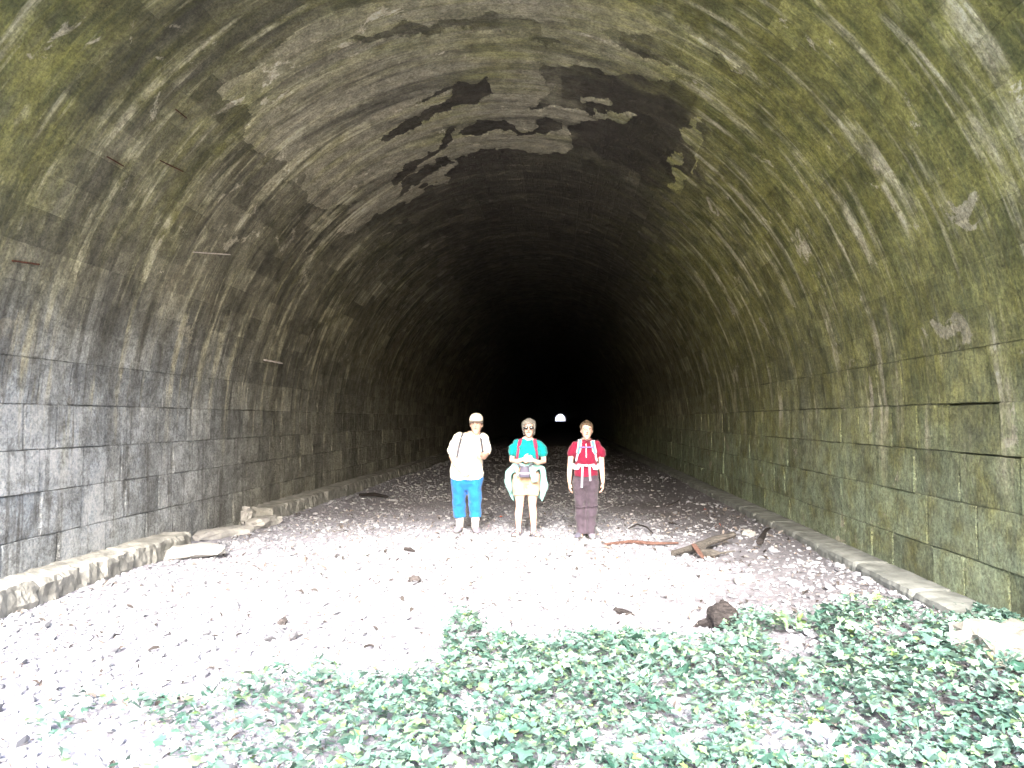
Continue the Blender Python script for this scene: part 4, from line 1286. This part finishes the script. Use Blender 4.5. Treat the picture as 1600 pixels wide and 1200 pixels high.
# ---- the person with sunglasses
def person_shades():
    r = person_root(822, 838, 'person in sunglasses, turquoise t-shirt, beige shorts and mint jacket round the waist')
    hx, chin, H = .04, 1.345, .222
    aL = [(-.130, .02, 1.235), (-.175, .01, 1.15), (-.19, -.01, 1.015), (-.10, -.15, 1.01), (-.028, -.215, 1.04)]
    aR = [(.178, .02, 1.23), (.225, .01, 1.15), (.24, -.01, 1.0), (.165, -.15, .995), (.10, -.215, 1.03)]
    pcs = head(hx, -.015, chin, H)
    pcs += [tube([(hx - .01, .015, 1.27), (hx, .005, 1.35), (hx, 0, 1.40)], [.054, .049, .048], 14),
            tube([(.0, .02, .82), (.005, .015, .95), (.012, .015, 1.08), (.02, .02, 1.20), (.025, .02, 1.30)], [(.155, .115), (.14, .105), (.145, .108), (.15, .10), (.09, .06)], 20)]
    for a in (aL, aR): pcs.append(tube(a, [.040, .042, .036, .034, .025], 14))
    pcs += hand(aL[-1], (.8, -.25, .25), (-.1, -.8, .4), .55, .95, 1)
    pcs += hand(aR[-1], (-.8, -.3, .1), (.1, -.8, .4), .6, .95, -1)
    for hxp, kx, axx, ayy in ((-.085, -.085, -.105, .0), (.095, .085, .10, -.01)):
        pcs.append(tube([(hxp, .02, .82), (hxp, .01, .66), (kx, -.005, .46), (kx, .0, .41), (axx * .97, .028 + ayy, .30), (axx, .03 + ayy, .12), (axx, .025 + ayy, .05)], [(.095, .105), (.085, .095), (.056, .06), .052, .053, .034, .036], 16))
    for axx, tx in ((-.105, -.35), (.10, .45)):
        pcs.append(tube([(axx - tx * .03, .065, .042), (axx + tx * .04, -.02, .044), (axx + tx * .12, -.10, .036), (axx + tx * .145, -.13, .032)], [(.030, .026), (.034, .030), (.038, .018), (.030, .012)], 12, False, (1, 0, 0)))
    fuse('body', pcs, M['skin'], r, 0.0065, 3)
    face(r, hx, -.015, chin, H, eyes=False)
    # sunglasses
    V, F = [], []
    g = None
    k = H / .225
    for s in (-1, 1):
        v, f = ball((hx + s * .034 * k, -.015 - .098 * k, chin + .50 * H), (.032, .010, .023), 16, 8)
        o = mk('lens' if g else 'sunglasses', v, f, M['lens'], g if g else r, smooth=True)
        g = g or o
    v, f = tube([(hx - .012, -.120, chin + .52 * H), (hx, -.123, chin + .53 * H), (hx + .012, -.120, chin + .52 * H)], [.003] * 3, 6); mk('bridge', v, f, M['lens'], g)
    for s in (-1, 1):
        v, f = ribbon([(hx + s * .060, -.095, chin + .52 * H), (hx + s * .076, -.05, chin + .52 * H), (hx + s * .080, .01, chin + .50 * H)], .006, .004, (0, 0, 1)); mk('temple_arm', v, f, M['lens'], g)
    hair_shell(r, hx, -.01, chin, H, M['hair_grey'], 1.12, .70, .22, .0, 1.05, 9, .014, .04)
    sp = [tube([(.0, .02, .93), (.005, .015, 1.0), (.012, .01, 1.10), (.02, .015, 1.19), (.026, .02, 1.26), (.032, .02, 1.315)], [(.158, .122), (.156, .122), (.162, .128), (.168, .122), (.14, .092), (.068, .06)], 24, True),
          tube([(-.03, .02, 1.255), (-.115, .02, 1.243), (-.174, .01, 1.17), (-.19, .005, 1.105)], [.058, .062, .062, .063], 16), ball((-.118, .02, 1.245), (.060, .060, .058)),
          tube([(.09, .02, 1.255), (.165, .02, 1.240), (.224, .01, 1.165), (.238, .005, 1.10)], [.058, .062, .062, .063], 16), ball((.165, .02, 1.243), (.060, .060, .058))]
    shirt = fuse('t_shirt', sp, M['shirt_teal'], r, 0.008, 4, 0.026, 15)
    tp = [tube([(.0, .02, .74), (.0, .015, .82), (.0, .015, .97)], [(.165, .13), (.168, .135), (.15, .12)], 22)]
    for hxp in (-.088, .092):
        tp.append(tube([(hxp, .015, .78), (hxp, .01, .68), (hxp * 1.0, .0, .545)], [(.098, .12), (.098, .118), (.088, .105)], 18, True))
    fuse('shorts', tp, M['shorts_beige'], r, 0.008, 3, 0.028, 16)
    # jacket tied round the waist: hangs behind and flares at the hips
    V, F = [], []
    nu, nv = 72, 14
    for i in range(nv + 1):
        q = i / nv
        for j in range(nu + 1):
            th = R(28) + R(304) * j / nu                 # 0 = front
            sx, cy_ = -math.sin(th), -math.cos(th)
            sd = abs(sx) ** 1.5
            fold = math.sin(th * 11 + 1.5 * q) * .014 * q
            tri = q / .6 if q < .6 else 1 - .75 * (q - .6) / .4
            rx = .166 + .128 * sd * tri + .012 * q + fold
            ry = .128 + .05 * q + fold
            frontness = max(0.0, -cy_)
            drop = .16 + .32 * sstep(0.55, 0.0, frontness) + .05 * math.sin(th * 3 + 1) + .03 * math.sin(th * 7)
            z = 1.005 - q * drop - .02 * frontness
            V.append((.0 + sx * rx * (1.0 if sx < 0 else 1.0), .015 + cy_ * ry, z))
    for i in range(nv):
        for j in range(nu): F.append((i * (nu + 1) + j, i * (nu + 1) + j + 1, (i + 1) * (nu + 1) + j + 1, (i + 1) * (nu + 1) + j))
    jk = mk('jacket', V, F, M['jacket_mint'], r, smooth=True)
    m = jk.modifiers.new('thickness', 'SOLIDIFY'); m.thickness = 0.007
    # its two sleeves knotted in front
    for s in (-1, 1):
        v, f = tube([(s * .165, -.02, 1.0), (s * .13, -.10, .985), (s * .06, -.145, .965), (s * .01, -.16, .95)], [(.034, .02), (.034, .02), (.03, .02), (.022, .018)], 10, False, (0, 0, 1)); mk('sleeve', v, f, M['jacket_mint'], jk, smooth=True)
    v, f = tube([(s * .07, -.14, .965), (.095, -.165, .86), (.125, -.165, .745)], [(.032, .012), (.04, .014), (.044, .010)], 10, False); mk('sleeve', v, f, M['jacket_mint'], jk, smooth=True)
    shoe(r, -.105, .035, (-.35, -1), .26, .044, 'sandal', open_=True)
    shoe(r, .10, .025, (.45, -1), .26, .044, 'sandal', open_=True)
    bp = sibling('backpack', r, 'rucksack with maroon straps worn by the person in sunglasses', 'backpack')
    b = bvh_of(shirt)
    for s, xs, xt, bk in ((-1, [-.115, -.108, -.098, -.088, -.08], -.072, (-.05, .17, 1.2)), (1, [.155, .148, .138, .13, .122], .115, (.1, .17, 1.2))):
        V, F = ribbon(strap_path(b, xs, [1.04, 1.11, 1.17, 1.23, 1.275], xt, (-.03, .02, .08), bk), [.03] * 8 + [.047] * 18, .013)
        mk('shoulder_strap', V, F, M['strap_maroon'], bp)
    pack_body(bp, .025, .145, .30, .93, 1.29, .135, M['strap_maroon'], 18)
    # pouch on the belly
    pc = sibling('waist_pouch', r, 'dark grey camera pouch hanging at the waist of the person in sunglasses', 'pouch')
    fuse('pouch_body', [tube([(-.012, -.19, .80), (-.012, -.192, .85), (-.010, -.19, .91), (-.008, -.185, .95)], [(.072, .038), (.076, .042), (.062, .036), (.044, .028)], 18, True)], M['pouch'], pc, 0.006, 3, 0.006, 19)
    V, F = ribbon([(-.082, -.222, .858), (-.012, -.238, .855), (.058, -.222, .858)], .012, .006, (0, 0, 1)); mk('zip', V, F, M['zip_light'], pc)
    for s in (-1, 1):
        V, F = ribbon([(-.01 + s * .045, -.185, .94), (s * .10, -.15, .975), (s * .165, -.03, .985), (s * .16, .08, .985), (s * .05, .155, .985)], .022, .006, (0, 0, 1)); mk('belt', V, F, M['pouch'], pc)
    V, F = ribbon([(.05, -.235, 1.04), (.07, -.25, 1.0), (.085, -.225, .94), (.09, -.205, .87)], .012, .005); mk('cord', V, F, M['strap_dark'], pc)
person_shades()

# ---- the person in the red polo shirt
def person_red():
    r = person_root(916, 840, 'person in crimson polo shirt and plum trousers, arms hanging down')
    hx, chin, H = .012, 1.325, .222
    aL = [(-.148, .02, 1.225), (-.192, .015, 1.13), (-.212, .01, .96), (-.222, -.02, .83), (-.222, -.05, .735)]
    aR = [(.157, .02, 1.225), (.200, .015, 1.13), (.212, .01, .95), (.218, -.02, .83), (.222, -.05, .735)]
    pcs = head(hx, -.015, chin, H)
    pcs += [tube([(hx, .018, 1.25), (hx, .006, 1.33), (hx, 0, 1.38)], [.054, .049, .048], 14),
            tube([(.0, .02, .80), (.0, .015, .93), (.0, .015, 1.06), (.0, .02, 1.18), (.005, .02, 1.285)], [(.155, .11), (.138, .10), (.142, .105), (.148, .098), (.085, .058)], 20)]
    for a in (aL, aR): pcs.append(tube(a, [.040, .042, .037, .033, .024], 14))
    pcs += hand(aL[-1], (.02, -.2, -1), (-1, -.2, .05), .3, .97, 1)
    pcs += hand(aR[-1], (-.0, -.2, -1), (1, -.2, .05), .4, .97, -1)
    for hxp, axx, ayy in ((-.075, -.072, .0), (.075, .065, -.03)):
        pcs.append(tube([(hxp, .02, .80), (hxp, .01, .62), (hxp, .0, .44), (axx, .02 + ayy, .28), (axx, .03 + ayy, .1), (axx, .025 + ayy, .05)], [(.09, .1), (.08, .09), .055, .05, .035, .036], 14))
        pcs.append(tube([(axx, ayy + .05, .04), (axx, ayy - .02, .04), (axx, ayy - .07, .03)], [.028, .028, .018], 10))
    fuse('body', pcs, M['skin'], r, 0.0065, 3)
    face(r, hx, -.015, chin, H)
    hair_shell(r, hx, -.01, chin, H, M['hair_brown'], 1.07, .74, .42, .08, 1.02, 13, .008, -.10)
    sp = [tube([(.0, .015, .815), (.0, .015, .88), (.0, .012, .97), (.0, .01, 1.08), (.002, .015, 1.17), (.005, .02, 1.245), (.008, .02, 1.30)], [(.172, .13), (.166, .13), (.155, .122), (.16, .125), (.166, .118), (.135, .09), (.066, .06)], 24, True),
          tube([(-.05, .02, 1.245), (-.13, .02, 1.232), (-.191, .015, 1.16), (-.205, .012, 1.10)], [.058, .062, .060, .060], 16), ball((-.135, .02, 1.235), (.060, .060, .058)),
          tube([(.06, .02, 1.245), (.138, .02, 1.232), (.199, .015, 1.16), (.211, .012, 1.09)], [.058, .062, .060, .060], 16), ball((.142, .02, 1.235), (.060, .060, .058))]
    shirt = fuse('polo_shirt', sp, M['shirt_red'], r, 0.008, 4, 0.024, 25)
    b = bvh_of(shirt)
    for s in (-1, 1):      # collar
        P = []
        for t in np.linspace(0, 1, 7):
            a = t * math.pi * 0.95
            P.append((hx + s * .066 * math.sin(a) * (1 if t < .9 else .6), .02 + .062 * math.cos(a) - (0.035 if t > .9 else 0), 1.318 - .035 * t))
        V, F = ribbon(P, .036, .006, (0, -.3, 1)); mk('collar', V, F, M['shirt_red'], shirt)
    P = [(0.002, front_y(b, 0, z) - .006, z) for z in np.linspace(1.07, 1.25, 7)]
    V, F = ribbon(P, .011, .005); mk('zip', V, F, M['zip_light'], shirt)
    tp = [tube([(0, .02, .70), (0, .015, .79), (0, .015, .87)], [(.165, .125), (.168, .13), (.155, .12)], 22)]
    for hxp, kx, axx, ayy in ((-.086, -.078, -.068, .0), (.086, .082, .064, -.03)):
        tp.append(tube([(hxp, .015, .76), (hxp, .01, .64), (kx, .0, .45), (kx * .96, .01 + ayy * .5, .40), (axx, .02 + ayy, .2), (axx, .02 + ayy, .06)], [(.092, .118), (.093, .115), (.08, .092), (.078, .09), (.073, .085), (.074, .088)], 18, True))
    tr = fuse('trousers', tp, M['trouser_plum'], r, 0.008, 3, 0.034, 26)
    V, F = ribbon([(-.15, -.06, .425), (-.085, -.096, .405), (-.01, -.06, .42)], .012, .008, (0, 0, 1)); mk('knee_seam', V, F, M['trouser_plum'], tr)
    V, F = ribbon([(.155, -.06, .435), (.085, -.098, .42), (.01, -.06, .425)], .012, .008, (0, 0, 1)); mk('knee_seam', V, F, M['trouser_plum'], tr)
    shoe(r, -.08, .03, (-.3, -1), .25, .045, 'sandal')
    shoe(r, .062, .0, (.12, -1), .25, .045, 'shoe_lilac')
    bp = sibling('backpack', r, 'rucksack with pale blue straps and white hip belt worn by the person in crimson', 'backpack')
    for s, xt in ((-1, -.078), (1, .092)):
        o = .006
        xs = [o + s * .135, o + s * .128, o + s * .112, o + s * .096, o + s * .088, o + s * .085]
        Q = strap_path(b, xs, [1.02, 1.07, 1.13, 1.19, 1.235, 1.265], xt, (-.03, .02, .08), (xt * .6, .17, 1.2))
        V, F = ribbon(Q, [.026] * 6 + [.056] * 20, .014); st_ = mk('shoulder_strap', V, F, M['strap_white'], bp)
        Q2 = Q[5:17] + np.array([0, -.009, 0])
        V, F = ribbon(Q2, .028, .006); mk('strap_panel', V, F, M['strap_blue'], st_)
    P = [(x, front_y(b, x, 1.205 - .01 * math.cos(x * 20)) - .022, 1.205) for x in np.linspace(-.1, .115, 9)]
    V, F = ribbon(P, .020, .007, (0, 0, 1)); mk('chest_strap', V, F, M['strap_lilac'], bp)
    for s in (-1, 1):
        P = [(s * x, front_y(b, s * x, .95, -.02) - .014, .965 - .03 * (x > .1)) for x in np.linspace(.01, .145, 9)] + [(s * .172, .0, .95), (s * .16, .09, .955)]
        V, F = ribbon(P, [.022] * 4 + [.035, .05, .06, .065, .068, .07, .06], .014, (0, 0, 1)); mk('hip_belt', V, F, M['strap_white'], bp)
    V, F = ball((.005, -.135, .966), (.026, .012, .018), 10, 6); mk('buckle', V, F, M['strap_white'], bp, smooth=True)
    for x0, x1, zb in ((-.05, -.06, .675), (.045, .052, .765)):
        V, F = ribbon([(x0, -.135, .96), (x0, -.142, .90), ((x0 + x1) / 2, -.146, .82), (x1, -.15, zb)], .024, .005); mk('loose_strap', V, F, M['strap_white'], bp)
    pack_body(bp, .0, .145, .32, .92, 1.31, .14, M['strap_blue'], 28)
person_red()
